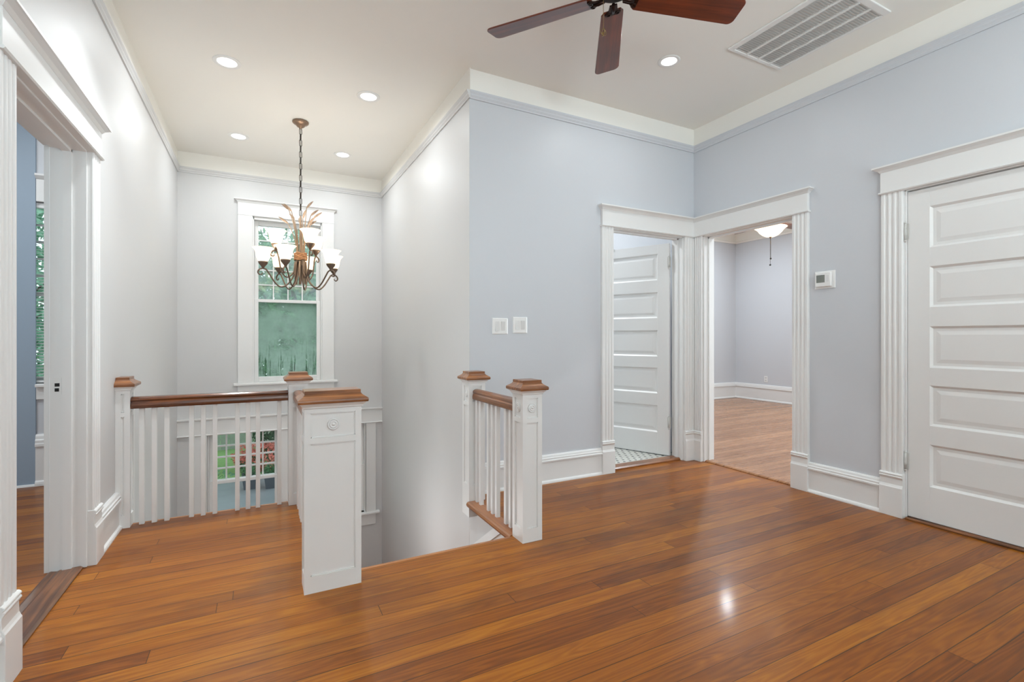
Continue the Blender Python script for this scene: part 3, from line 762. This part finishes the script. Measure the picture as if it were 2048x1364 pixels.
# ------------------------------------------------------------------ chandelier
CX, CY = 0.325, 4.71
ch = thing('chandelier', (CX, CY, ZC), 'bronze wheat sheaf chandelier with nine lit bell shades on a chain', 'chandelier')
def W(p): return (CX+p[0], CY+p[1], p[2])
MB().lathe([(0.0, 2.985), (0.010, 2.985), (0.013, 2.993), (0.030, 3.002), (0.036, 3.010), (0.040, 3.018), (0.058, 3.026), (0.068, 3.036), (0.068, 3.044), (0.060, 3.0499), (0.0, 3.0499)], 32, (CX, CY, 0)).build('canopy', M['bronze_lt'], ch)
chain = MB().tube([(CX, CY, 2.21), (CX, CY, 2.99)], 0.0022, 6).build('chain', M['iron'], ch)
def link_mesh(z, rot):
    pts = []
    for k in range(16):
        a = 2*pi*k/16
        u = 0.0105*cos(a); v = 0.0105*sin(a)+(0.0175 if sin(a) > 0 else -0.0175)
        pts.append((CX+u*cos(rot), CY+u*sin(rot), z+v))
    return MB().tube(pts, 0.0030, 6, True)
protos = {}
nl = 15; z_top, z_bot = 2.962, 2.235
for i in range(nl):
    z = z_top-(z_top-z_bot)*i/(nl-1); r = i % 2
    if r not in protos:
        protos[r] = (link_mesh(z, R(20+90*r)).build('chain_link', M['iron'], chain), z)
    else:
        c = protos[r][0].copy(); COL.objects.link(c); c.parent = chain; c.location = (0, 0, z-protos[r][1])
MB().lathe([(0.0, 1.60), (0.008, 1.60), (0.010, 1.64), (0.010, 2.19), (0.006, 2.21), (0.0, 2.215)], 12, (CX, CY, 0)).build('stem', M['stalk'], ch)
bd = MB()
for k in range(7): bd.tube([W((0.050*cos(a)*(1+0.03*sin(3*a+k)), 0.050*sin(a)*(1+0.03*sin(3*a+k)), 1.818+k*0.009+0.004*sin(4*a+k*1.7))) for a in [2*pi*j/28 for j in range(28)]], 0.0062, 6, True)
bd.build('binding', M['binding'], ch)
# stalks of wheat
rw = random.Random(3)
def ctow(lat, dep):   # camera-frame offsets -> world offsets
    return (lat*cos(TH)+dep*sin(TH), -lat*sin(TH)+dep*cos(TH))
stalks = [(-0.135, 0.02, 2.315, 1), (-0.075, -0.04, 2.285, 1), (-0.115, -0.06, 2.175, 1), (-0.09, 0.05, 2.235, 1), (0.055, 0.01, 2.325, 1), (0.035, -0.03, 2.225, 1), (0.095, 0.03, 2.262, 1), (0.145, 0.0, 2.235, 1), (0.115, -0.05, 2.175, 1),
          (-0.05, 0.09, 2.21, 1), (0.06, 0.10, 2.19, 1), (-0.02, -0.02, 2.13, 0), (0.02, 0.03, 2.12, 0), (-0.045, 0.01, 2.10, 0), (0.04, -0.04, 2.08, 0), (-0.03, 0.04, 2.09, 0)]
for lat, dep, zt, ear in stalks:
    x, y = ctow(lat, dep); L = math.hypot(x, y) or 1; ax, ay = x/L, y/L
    pts = []
    for k in range(11):
        q = k/10
        z = 1.60+(zt-0.045-1.60)*q
        if z < 1.85: rr = 0.030+0.018*((1.85-z)/0.25)
        else:
            e = (z-1.85)/max(zt-1.85, 0.01); rr = 0.030+(L-0.03)*(e**2.2)
        pts.append(W((ax*rr, ay*rr, z)))
    s = MB().tube(pts, [0.0055]*8+[0.0045, 0.004, 0.0035], 6).build('wheat_stalk', M['stalk'], ch)
    if ear:
        p0 = Vector(pts[-1]); d = (Vector(pts[-1])-Vector(pts[-2])).normalized(); d = (d+Vector((ax, ay, -0.05))*0.5).normalized()
        ep = [p0+d*(0.085*q/6)+Vector((ax, ay, -0.6))*(0.012*(q/6)**2) for q in range(7)]
        MB().tube(ep, [0.003, 0.008, 0.0098, 0.010, 0.0085, 0.006, 0.002], 8).build('wheat_ear', M['stalk'], s)
# leaves low on the bundle
for k in range(9):
    a = 2*pi*k/9+0.3
    pts = [W((cos(a)*r_, sin(a)*r_, z)) for r_, z in ((0.045, 1.80), (0.05, 1.74), (0.055, 1.69), (0.062, 1.65))]
    MB().tube(pts, [0.007, 0.008, 0.007, 0.004], 6).build('wheat_stem_end', M['stalk'], ch)
def arm(lat, dep, zc, Rr, upper):
    """one scrolled arm with its cup, bell shade and bulb; zc = underside of the cup"""
    x, y = ctow(lat, dep); L = math.hypot(x, y); ax, ay = x/L*1.0, y/L
    if upper:
        ctrl = [(0.030, 1.78), (0.06, 1.70), (0.11, 1.655), (0.155, 1.70), (Rr*0.87, 1.79), (Rr*0.90, zc-0.05), (Rr*0.97, zc-0.008), (Rr+0.018, zc-0.004), (Rr+0.042, zc-0.022), (Rr+0.040, zc-0.045), (Rr+0.020, zc-0.050), (Rr+0.013, zc-0.035)]
    else:
        ctrl = [(0.028, 1.80), (0.045, 1.72), (0.075, 1.64), (0.12, 1.585), (0.17, 1.565), (0.215, 1.60), (Rr-0.055, 1.66), (Rr-0.025, zc-0.008), (Rr+0.005, zc), (Rr+0.030, zc-0.012), (Rr+0.040, zc-0.035), (Rr+0.028, zc-0.054), (Rr+0.010, zc-0.050), (Rr+0.006, zc-0.036)]
    pts = []
    for i in range(len(ctrl)-1):                     # Catmull-Rom
        p0, p1, p2, p3 = ctrl[max(i-1, 0)], ctrl[i], ctrl[i+1], ctrl[min(i+2, len(ctrl)-1)]
        for k in range(5):
            t_ = k/5
            pts.append(tuple(0.5*((2*p1[j])+(-p0[j]+p2[j])*t_+(2*p0[j]-5*p1[j]+4*p2[j]-p3[j])*t_**2+(-p0[j]+3*p1[j]-3*p2[j]+p3[j])*t_**3) for j in (0, 1)))
    pts.append(ctrl[-1])
    a = MB().tube([W((ax*r_, ay*r_, z)) for r_, z in pts], [0.0065]*(len(pts)-16)+[0.0065-0.003*k/15 for k in range(16)], 8).build('arm', M['bronze'], ch)
    c = (CX+ax*Rr, CY+ay*Rr, zc)
    MB().lathe([(0.0, -0.002), (0.008, 0.0), (0.012, 0.012), (0.020, 0.022), (0.034, 0.040), (0.038, 0.052), (0.038, 0.058), (0.030, 0.058), (0.0, 0.05)], 20, c).build('socket_cup', M['bronze'], a)
    outer = [(0.030, 0.056), (0.040, 0.066), (0.049, 0.085), (0.054, 0.108), (0.057, 0.130), (0.064, 0.150), (0.076, 0.166), (0.086, 0.174)]
    inner = [(r_-0.003, z+0.0015) for r_, z in reversed(outer)]
    MB().lathe(outer+inner, 28, c, closed=True).build('glass_shade', M['shade'], a)
    ld = bpy.data.lights.new('bulb', 'POINT'); ld.energy = 2.3; ld.color = (1.0, 0.96, 0.90); ld.shadow_soft_size = 0.025
    lo = bpy.data.objects.new('bulb', ld); COL.objects.link(lo); lo.parent = a
    lo.location = (c[0]-CX, c[1]-CY, c[2]+0.105-ZC)
for lat, dep in ((0.009, -0.31), (-0.225, -0.213), (-0.27, 0.16), (-0.06, 0.31), (0.2995, -0.08), (0.21, 0.228)): arm(lat, dep, 1.712, 0.31, False)
for lat, dep in ((-0.165, -0.12), (0.145, -0.14), (0.06, 0.20)): arm(lat, dep, 1.880, 0.20, True)

# ------------------------------------------------------------------ hall ceiling fan
HX, HY, HZ = 1.495, 1.826, 2.75
fan = thing('ceiling_fan', (HX, HY, ZC), 'dark bronze ceiling fan with five mahogany blades and a pull chain', 'ceiling fan')
MB().lathe([(0, 3.0495), (0.075, 3.0495), (0.075, 3.03), (0.05, 2.99), (0.03, 2.975), (0, 2.975)], 32, (HX, HY, 0)).build('canopy', M['motor'], fan)
MB().tube([(HX, HY, 2.92), (HX, HY, 2.99)], 0.014, 16).build('downrod', M['motor'], fan)
MB().lathe([(0, 2.765), (0.07, 2.765), (0.085, 2.775), (0.10, 2.80), (0.11, 2.83), (0.11, 2.88), (0.09, 2.91), (0.05, 2.93), (0, 2.93)], 40, (HX, HY, 0)).build('motor_housing', M['motor'], fan)
def blade(root, hx, hy, hz, ang, mat, r0=0.10, r1=0.66, w0=0.056, w1=0.072, pitch=-13, iron=None):
    outl = []
    N = 8
    outl += [(r0, -w0*0.75), (r0+0.02, -w0)]
    outl += [(r1-0.03, -w1)]
    for k in range(N+1):
        a = -pi/2+pi/2*k/N; outl.append((r1-0.030+0.030*cos(a), -w1+0.030+0.030*sin(a)))
    for k in range(N+1):
        a = pi/2*k/N; outl.append((r1-0.030+0.030*cos(a), w1-0.030+0.030*sin(a)))
    outl += [(r0+0.02, w0), (r0, w0*0.75)]
    m = MB().prism(outl, 'z', -0.004, 0.004)
    pa = R(pitch)
    b = m.build('blade', mat, root, 0.0015, 1)
    b.location = (hx-root.location.x, hy-root.location.y, hz-root.location.z)
    b.rotation_euler = (pa, 0, R(ang))
    for v in b.data.vertices: v.co += root.location
    q = MB().prism([(0.05, -0.018), (0.085, -0.022), (0.11, -0.040), (0.122, -0.036), (0.122, 0.036), (0.11, 0.040), (0.085, 0.022), (0.05, 0.018)], 'z', -0.012, -0.0045)
    q.tube([(0.045, 0, -0.008), (0.075, 0, -0.014), (0.10, 0, -0.012)], 0.009, 8)
    for yy in (-0.022, 0.022):
        q.tube([(0.108+0.010*cos(a), yy+0.010*sin(a), -0.013) for a in [2*pi*k/14 for k in range(14)]], 0.003, 6, True)
    o = q.build('blade_iron', iron or M['motor'], None)
    o.parent = b
for k in range(5): blade(fan, HX, HY, HZ, 54.5+72*k, M['blade'])
px, py = HX-0.05*cos(TH), HY+0.05*sin(TH)
pc = MB()
for k in range(38): pc.ball((px+0.0004*(k % 3), py, 2.758-k*0.0042), 0.0019, rings=4, seg=6)
pco = pc.build('pull_chain', M['brass'], fan)
rg = MB().tube([(px+0.0165*cos(a), py+0.002*sin(a), 2.580+0.0165*sin(a)) for a in [2*pi*k/24 for k in range(24)]], 0.0018, 8, True)
rg.tube([(px+0.0165*cos(a)*0.3, py+0.0165*cos(a), 2.580+0.0165*sin(a)) for a in [2*pi*k/24 for k in range(24)]], 0.0016, 8, True)
rg.ball((px, py, 2.575), 0.0062, rings=6, seg=10)
rg.build('pull_knob', M['brass'], pco)

# ------------------------------------------------------------------ recessed lights
def downlight(x, y, label, r=0.078, power=14):
    o = thing('recessed_light', (x, y, ZC), label, 'recessed light', 'recessed ceiling lights')
    MB().lathe([(r*0.78, ZC-0.0005), (r*0.78, ZC-0.003), (r*0.86, ZC-0.006), (r*1.06, ZC-0.006), (r*1.14, ZC-0.003), (r*1.15, ZC-0.0004)], 40, (x, y, 0), closed=True).build('trim_ring', M['vent'], o)
    MB().lathe([(0, ZC-0.0030), (r*0.79, ZC-0.0030), (r*0.79, ZC-0.0008), (0, ZC-0.0008)], 40, (x, y, 0)).build('lens', M['lens'], o)
    lamp(x, y, ZC-0.012, power)
def lamp(x, y, z, power, size=0.11, col=(0.93, 0.975, 1.0), spread=170):
    ld = bpy.data.lights.new('downlight_or_fill', 'AREA'); ld.shape = 'DISK'; ld.size = size; ld.energy = power; ld.color = col; ld.spread = R(spread)
    lo = bpy.data.objects.new('downlight_or_fill', ld); COL.objects.link(lo); lo.location = (x, y, z); return lo
PW = 7.0
downlight(-0.201, 3.927, 'recessed ceiling light above the balcony, nearest the left wall', power=8)
downlight(0.772, 3.969, 'recessed ceiling light in front of the chandelier, over the stair opening', power=PW)
downlight(-0.178, 5.328, 'recessed ceiling light in the stairwell corner left of the tall window', power=PW)
downlight(0.778, 5.362, 'recessed ceiling light beyond the chandelier, nearest the window wall right corner', power=PW)
downlight(2.528, 2.494, 'recessed ceiling light between the ceiling fan and the blue wall corner', 0.066, power=4.5)
# unseen ceiling lamps added behind and beside the camera to fill the hall
for x, y, p in ((2.5, 0.55, 6), (0.6, 0.55, 1.0), (2.5, -1.4, 9), (0.5, -1.4, 3)): lamp(x, y, ZC-0.012, p, col=(0.88, 0.96, 1.0))
lamp(-0.22, 3.0, ZC-0.012, 10, spread=95)  # added unseen light, narrowed onto the balcony floor

# ------------------------------------------------------------------ ceiling return-air vent
vx0, vx1, vy0, vy1 = 2.760, 3.297, 1.504, 2.204
v = thing('ceiling_vent', ((vx0+vx1)/2, (vy0+vy1)/2, ZC), 'large white return air grille in the ceiling above the blue wall', 'vent')
m = MB(); b = 0.042
for (a0, a1, c0, c1) in ((vx0, vx1, vy0, vy0+b), (vx0, vx1, vy1-b*0.55, vy1), (vx0, vx0+b, vy0+b, vy1-b*0.55), (vx1-b*0.45, vx1, vy0+b, vy1-b*0.55)):
    m.box(a0, a1, c0, c1, ZC-0.012, ZC-0.0005)
m.build('frame', M['vent'], v, 0.004, 2)
MB().box(vx0+b-0.004, vx1-b*0.45+0.004, vy0+b-0.004, vy1-b*0.55+0.004, ZC-0.0012, ZC-0.0004).build('duct_opening', M['duct'], v)
ix0, ix1, iy0, iy1 = vx0+b, vx1-b*0.45, vy0+b, vy1-b*0.55
nb = 4; bw = (ix1-ix0)/nb
for k in range(nb):
    a0 = ix0+k*bw+0.006; a1 = ix0+(k+1)*bw-0.006
    m = MB(); ns = 38
    for i in range(ns):
        y = iy0+(iy1-iy0)*(i+0.5)/ns
        m.add([(a0, y-0.0078, ZC-0.011), (a1, y-0.0078, ZC-0.011), (a1, y+0.0088, ZC-0.003), (a0, y+0.0088, ZC-0.003), (a0, y-0.0092, ZC-0.011), (a1, y-0.0092, ZC-0.011), (a1, y+0.0074, ZC-0.003), (a0, y+0.0074, ZC-0.003)],
              [(0, 1, 2, 3), (7, 6, 5, 4), (0, 4, 5, 1), (1, 5, 6, 2), (2, 6, 7, 3), (3, 7, 4, 0)])
    m.build('louver_bank', M['vent'], v)
    if k < nb-1:
        q = ix0+(k+1)*bw; MB().box(q-0.007, q+0.007, iy0, iy1, ZC-0.0135, ZC-0.002).build('divider_bar', M['vent'], v)

# ------------------------------------------------------------------ switches, thermostat, outlet
def switch(x0, x1, z0, z1, label):
    o = thing('light_switch', ((x0+x1)/2, YA, (z0+z1)/2), label, 'light switch', 'light switches by the stair corner')
    MB().stack([(x0, x1, 0, 0, 0)]*0 or [(x0, x1, z0, z1, 0.0), (x0, x1, z0, z1, 0.004), (x0+0.006, x1-0.006, z0+0.006, z1-0.006, 0.007)]).map(lambda a, b_, c: (a, YA-c, b_)).build('wall_plate', M['plastic'], o)
    cx = (x0+x1)/2; zc = (z0+z1)/2
    for s, tl in ((-1, 0.003), (1, -0.003)):
        a = cx+s*0.023
        vs = [(a-0.0165, YA-0.0071, zc-0.034), (a+0.0165, YA-0.0071, zc-0.034), (a+0.0165, YA-0.0071, zc+0.034), (a-0.0165, YA-0.0071, zc+0.034),
              (a-0.0165, YA-0.010-tl, zc-0.034), (a+0.0165, YA-0.010-tl, zc-0.034), (a+0.0165, YA-0.010+tl, zc+0.034), (a-0.0165, YA-0.010+tl, zc+0.034)]
        MB().add(vs, [(3, 2, 1, 0), (4, 5, 6, 7), (0, 1, 5, 4), (1, 2, 6, 5), (2, 3, 7, 6), (3, 0, 4, 7)]).build('rocker', M['plastic_lt'], o)
switch(1.511, 1.637, 1.151, 1.270, 'white double rocker switch plate nearest the stairwell corner')
switch(1.680, 1.803, 1.158, 1.280, 'white double rocker switch plate farther from the stairwell corner')
th = thing('thermostat', (XB, 2.041, 1.537), 'white wall thermostat with a small grey display beside the bedroom doorway', 'thermostat')
MB().box(1.970, 2.112, 0, 0.006, 1.475, 1.600).map(FB).build('backplate', M['plastic'], th, 0.004, 3)
bd_ = MB().box(1.990, 2.098, 0.006, 0.027, 1.487, 1.588).map(FB).build('housing', M['plastic'], th, 0.005, 3)
MB().box(2.030, 2.088, 0.0265, 0.0278, 1.517, 1.571).map(FB).build('display', M['lcd'], th)
MB().box(2.000, 2.020, 0.0265, 0.0285, 1.520, 1.568).map(FB).build('button', M['plastic_lt'], th, 0.001, 1)
ot = thing('wall_outlet', (7.92, 5.53, 0.385), 'white duplex outlet low on the bedroom wall above the baseboard', 'outlet')
FO = lambda s, q, z: (7.92-q, s, z)
MB().box(5.497, 5.563, 0, 0.006, 0.335, 0.440).map(FO).build('wall_plate', M['plastic'], ot, 0.002, 1)
for z in (0.365, 0.410):
    r_ = MB().box(5.513, 5.547, 0.006, 0.008, z-0.015, z+0.015).map(FO).build('receptacle', M['plastic_lt'], ot)
    MB().box(5.521, 5.524, 0.008, 0.0085, z-0.006, z+0.006).box(5.536, 5.539, 0.008, 0.0085, z-0.006, z+0.006).map(FO).build('slot', M['dark'], r_)
# over-door hook on the bathroom door's top edge
hk = thing('door_hook', FD(0.57, 0.018, 2.007), 'thin metal over the door hook on top of the open bathroom door', 'hook')
m = MB()
zt = 0.022+1.985
m.box(0.555, 0.59, -0.002, 0.038, zt+0.0004, zt+0.0022); m.box(0.555, 0.59, 0.0364, 0.0384, zt-0.02, zt+0.0022); m.box(0.555, 0.59, -0.0024, -0.0004, zt-0.09, zt+0.0022)
m.map(FD).build('bracket', M['steel'], hk)
MB().tube([FD(0.572, -0.003, zt-0.05), FD(0.572, -0.02, zt-0.055), FD(0.572, -0.045, zt-0.05), FD(0.572, -0.055, zt-0.03)], 0.003, 8).build('prong', M['steel'], hk)

# ------------------------------------------------------------------ bedroom fan light
BX, BY = 5.76, 3.96
bf = thing('ceiling_fan', (BX, BY, ZC), 'bedroom ceiling fan with a lit frosted bowl light seen through the doorway', 'ceiling fan')
MB().lathe([(0, 3.0495), (0.07, 3.0495), (0.06, 3.0), (0.02, 2.98), (0.014, 2.98), (0.014, 2.72), (0.05, 2.71), (0.11, 2.68), (0.12, 2.62), (0.11, 2.57), (0.07, 2.55), (0.07, 2.53), (0, 2.53)], 32, (BX, BY, 0)).build('motor_housing', M['bronze_lt'], bf)
for k in range(5): blade(bf, BX, BY, 2.585, -72+72*k, M['bladebed'], iron=M['bronze_lt'])
ob = [(0.012, 2.402), (0.05, 2.405), (0.09, 2.425), (0.125, 2.455), (0.150, 2.490), (0.175, 2.512), (0.19, 2.520)]
MB().lathe(ob+[(r_-0.004, z+0.004) for r_, z in reversed(ob)], 36, (BX, BY, 0), closed=True).build('glass_bowl', M['bowl'], bf)
MB().lathe([(0, 2.378), (0.006, 2.380), (0.010, 2.39), (0.018, 2.400), (0.018, 2.406), (0, 2.406)], 20, (BX, BY, 0)).build('finial', M['bronze_lt'], bf)
for dx, zb in ((0.004, 2.127), (-0.006, 2.045)):
    c = MB().tube([(BX+dx, BY, 2.38), (BX+dx, BY, zb)], 0.0022, 6).build('pull_chain', M['iron'], bf)
    MB().ball((BX+dx, BY, zb), 0.012).build('pull_knob', M['black'], c)
ld = bpy.data.lights.new('bedroom_bulb', 'POINT'); ld.energy = 22; ld.color = (1.0, 0.90, 0.76); ld.shadow_soft_size = 0.05
lo = bpy.data.objects.new('bedroom_bulb', ld); COL.objects.link(lo); lo.location = (BX, BY, 2.50)

# ------------------------------------------------------------------ outside
GZ = -3.5
g = MB().box(-30, 30, 6.3, 17.9, GZ-0.1, GZ+0.001); tag(g.build('driveway', M['concrete']), kind='structure')
g = MB().box(-30, 30, 17.9, 60, GZ-0.1, GZ+0.02); tag(g.build('lawn', M['lawn']), kind='structure')
fe = thing('garden_fence', (-2, 23.0, GZ), 'weathered grey green board fence across the back of the lawn', 'fence')
rf = random.Random(5)
m = MB()
for i in range(84):
    x = -14+i*0.3; h = 1.85+rf.uniform(-0.02, 0.02); m.box(x, x+0.285, 23.0, 23.025, GZ+0.02, GZ+h)
m.build('boards', M['fence'], fe)
for i in range(10):
    MB().box(-13.5+i*2.6, -13.4+i*2.6, 23.03, 23.13, GZ+0.02, GZ+1.8).build('fence_post', M['fence'], fe)
MB().box(-14, 11, 23.026, 23.06, GZ+0.4, GZ+0.49).box(-14, 11, 23.026, 23.06, GZ+1.4, GZ+1.49).build('fence_rail', M['fence'], fe)
def foliage(c, rx, ry, rz, count, size, seed, shell=0.55):
    r = random.Random(seed); m = MB()
    for _ in range(count):
        while True:
            p = Vector((r.uniform(-1, 1), r.uniform(-1, 1), r.uniform(-1, 1)))
            if shell < p.length < 1: break
        lump = 1+0.16*sin(p.x*5+seed)*cos(p.y*4.1+seed*2)*sin(p.z*6)
        o = Vector((c[0]+p.x*rx*lump, c[1]+p.y*ry*lump, c[2]+p.z*rz*lump))
        a = Vector((r.gauss(0, 1), r.gauss(0, 1), r.gauss(0, 1))).normalized(); b_ = a.orthogonal().normalized()
        b_ = Matrix.Rotation(r.uniform(0, 2*pi), 3, a) @ b_
        s = size*r.uniform(0.6, 1.4); w_ = b_.cross(a)*s*0.42; b_ = b_*s
        k = a*s*0.12
        m.add([o-b_*0.5, o-w_*0.5+k, o+b_*0.5, o+w_*0.5+k], [(0, 1, 2, 3)])
    return m
def tree(name, x, y, h, rx, ry, rz, cz, count, size, mat, label, seed, trunk=True, group=None, cat='tree'):
    o = thing(name, (x, y, GZ), label, cat, group)
    foliage((x, y, cz), rx, ry, rz, count, size, seed).build('foliage', mat, o, recalc=False)
    if trunk:
        m = MB().tube([(x, y, GZ), (x+0.06, y, GZ+(cz-GZ)*0.4), (x-0.05, y+0.05, GZ+(cz-GZ)*0.8), (x, y, cz+rz*0.5)], [0.22, 0.17, 0.13, 0.05], 10)
        r = random.Random(seed+1)
        for k in range(7):
            a = r.uniform(0, 2*pi); z = cz-rz*0.6+k*rz*0.18
            m.tube([(x, y, z), (x+cos(a)*rx*0.4, y+sin(a)*ry*0.4, z+rz*0.2), (x+cos(a)*rx*0.8, y+sin(a)*ry*0.8, z+rz*0.45)], [0.07, 0.045, 0.015], 6)
        m.build('trunk', M['bark'], o)
    return o
tree('shade_tree', 0.9, 15.5, 7, 2.6, 2.2, 2.3, 2.0, 5200, 0.26, M['leaf'], 'leafy tree directly outside the tall stair window', 11)
tree('shade_tree', -2.0, 20.0, 7, 2.6, 2.2, 3.0, 1.2, 3600, 0.30, M['leaf_pale'], 'pale green tree beyond the balcony side of the tall window', 12)
tree('shade_tree', 3.6, 21.0, 8, 3.2, 2.4, 3.2, 1.6, 4200, 0.32, M['leaf_dark'], 'dark green tree farther back past the chandelier side of the window', 13)
tree('shade_tree', -6.4, 15.2, 7, 2.5, 2.2, 4.9, 2.4, 8500, 0.28, M['leaf_pale'], 'dense pale tree outside the blind covered window', 14)
tree('hedge_tree', 0.6, 27.0, 8, 9.0, 1.8, 4.0, 1.0, 9000, 0.42, M['leaf'], 'tall tree line closing the yard behind the fence', 15, cat='tree')
tree('evergreen_shrub', 0.75, 20.6, 2.4, 1.0, 0.9, 1.25, -2.2, 1500, 0.20, M['leaf_dark'], 'dark evergreen shrub behind the salmon azalea', 16, trunk=False, cat='shrub')
for k_, (x_, y_) in enumerate(((0.32, 16.7), (-0.27, 16.9))):
    p_ = thing('garden_planter', (x_, y_, GZ), ('square dark planter on the driveway nearest the right edge of the landing window', 'square dark planter on the driveway in the middle of the landing window')[k_], 'planter', 'driveway planters')
    MB().stack([(x_-0.15, x_+0.15, y_-0.15, y_+0.15, GZ+0.001), (x_-0.2, x_+0.2, y_-0.2, y_+0.2, GZ+0.42), (x_-0.21, x_+0.21, y_-0.21, y_+0.21, GZ+0.44), (x_-0.17, x_+0.17, y_-0.17, y_+0.17, GZ+0.44), (x_-0.16, x_+0.16, y_-0.16, y_+0.16, GZ+0.38)]).build('pot', M['pot'], p_)
    foliage((x_, y_, GZ+0.52), 0.26, 0.26, 0.2, 160, 0.12, 30+k_, 0.2).build('foliage', M['leaf'], p_, recalc=False)
tree('border_hedge', -4.2, 18.1, 0.5, 3.6, 0.28, 0.26, GZ+0.22, 1500, 0.12, M['leaf_pale'], 'low clipped border plants along the lawn edge by the driveway', 21, trunk=False, cat='hedge')
az = tree('azalea_bush', 0.12, 18.9, 1.0, 0.95, 0.75, 0.50, -3.0, 1500, 0.13, M['azalea'], 'low azalea bush covered in salmon red blossom at the lawn edge', 17, trunk=False, cat='bush')
foliage((0.12, 18.9, -3.12), 0.9, 0.72, 0.42, 500, 0.14, 19).build('leaves', M['leaf_dark'], az, recalc=False)

# ------------------------------------------------------------------ light
def area(name, loc, rot, sx, sy, power, col, spread=180):
    ld = bpy.data.lights.new(name, 'AREA'); ld.shape = 'RECTANGLE'; ld.size = sx; ld.size_y = sy; ld.energy = power; ld.color = col; ld.spread = R(spread)
    lo = bpy.data.objects.new(name, ld); COL.objects.link(lo); lo.location = loc; lo.rotation_euler = rot; return lo
FILL_COL = (0.83, 0.95, 1.0)
area('fill_light', (0.5, -2.52, 1.45), (R(172), 0, 0), 1.1, 1.6, 190, FILL_COL)  # added upward light at an unseen window, bounced off the ceiling
area('fill_light', (2.4, -2.52, 1.45), (R(168), 0, 0), 1.1, 1.6, 70, FILL_COL)  # second added uplight, weaker
area('fill_light', (7.84, 2.4, 1.5), (0, R(90), 0), 1.5, 1.5, 120, FILL_COL)  # added fill at the bedroom's unseen window
area('fill_light', (-3.9, 2.0, 1.5), (0, R(-90), 0), 1.5, 1.9, 30, FILL_COL)  # added fill at the study's unseen window
ld = bpy.data.lights.new('stairwell_fill', 'POINT'); ld.energy = 10; ld.color = (0.95, 0.98, 1.0); ld.shadow_soft_size = 0.15  # added light out of view, brightens the lower stairwell walls
lo = bpy.data.objects.new('stairwell_fill', ld); COL.objects.link(lo); lo.location = (0.62, 3.95, -0.50)
lamp(5.0, 2.0, ZC-0.012, 45, col=(0.84, 0.93, 1.0)); lamp(6.5, 5.2, ZC-0.012, 30, col=(0.84, 0.93, 1.0)); lamp(2.5, 4.5, ZC-0.02, 32, 0.25); lamp(-2.3, 3.2, ZC-0.012, 24); lamp(-1.5, 3.9, ZC-0.012, 10)  # added unseen ceiling lights that brighten bedroom, bathroom and study

w = bpy.data.worlds.new('overcast_sky'); SC.world = w; w.use_nodes = True
bg = w.node_tree.nodes['Background']; bg.inputs[0].default_value = (0.80, 0.90, 1.0, 1); bg.inputs[1].default_value = 2.5

# ------------------------------------------------------------------ camera and colour
cam = bpy.data.cameras.new('camera'); co = bpy.data.objects.new('camera', cam); COL.objects.link(co)
co.location = (0, 0, 1.13); co.rotation_euler = (R(90), 0, -TH)
cam.sensor_fit = 'HORIZONTAL'; cam.sensor_width = 36.0; cam.lens = 971.4/2048*36.0
cam.shift_y = -8.0/2048; cam.clip_start = 0.05; cam.clip_end = 200
SC.camera = co
vs = SC.view_settings
SC.display_settings.display_device = 'sRGB'
vs.view_transform = 'Standard'; vs.look = 'None'; vs.gamma = 1.0; vs.use_curve_mapping = False
vs.exposure = 0.04
SC.cycles.diffuse_bounces = 7; SC.cycles.max_bounces = 12; SC.cycles.transparent_max_bounces = 24
SC.cycles.use_denoising = True
SC.cycles.sample_clamp_indirect = 6.0
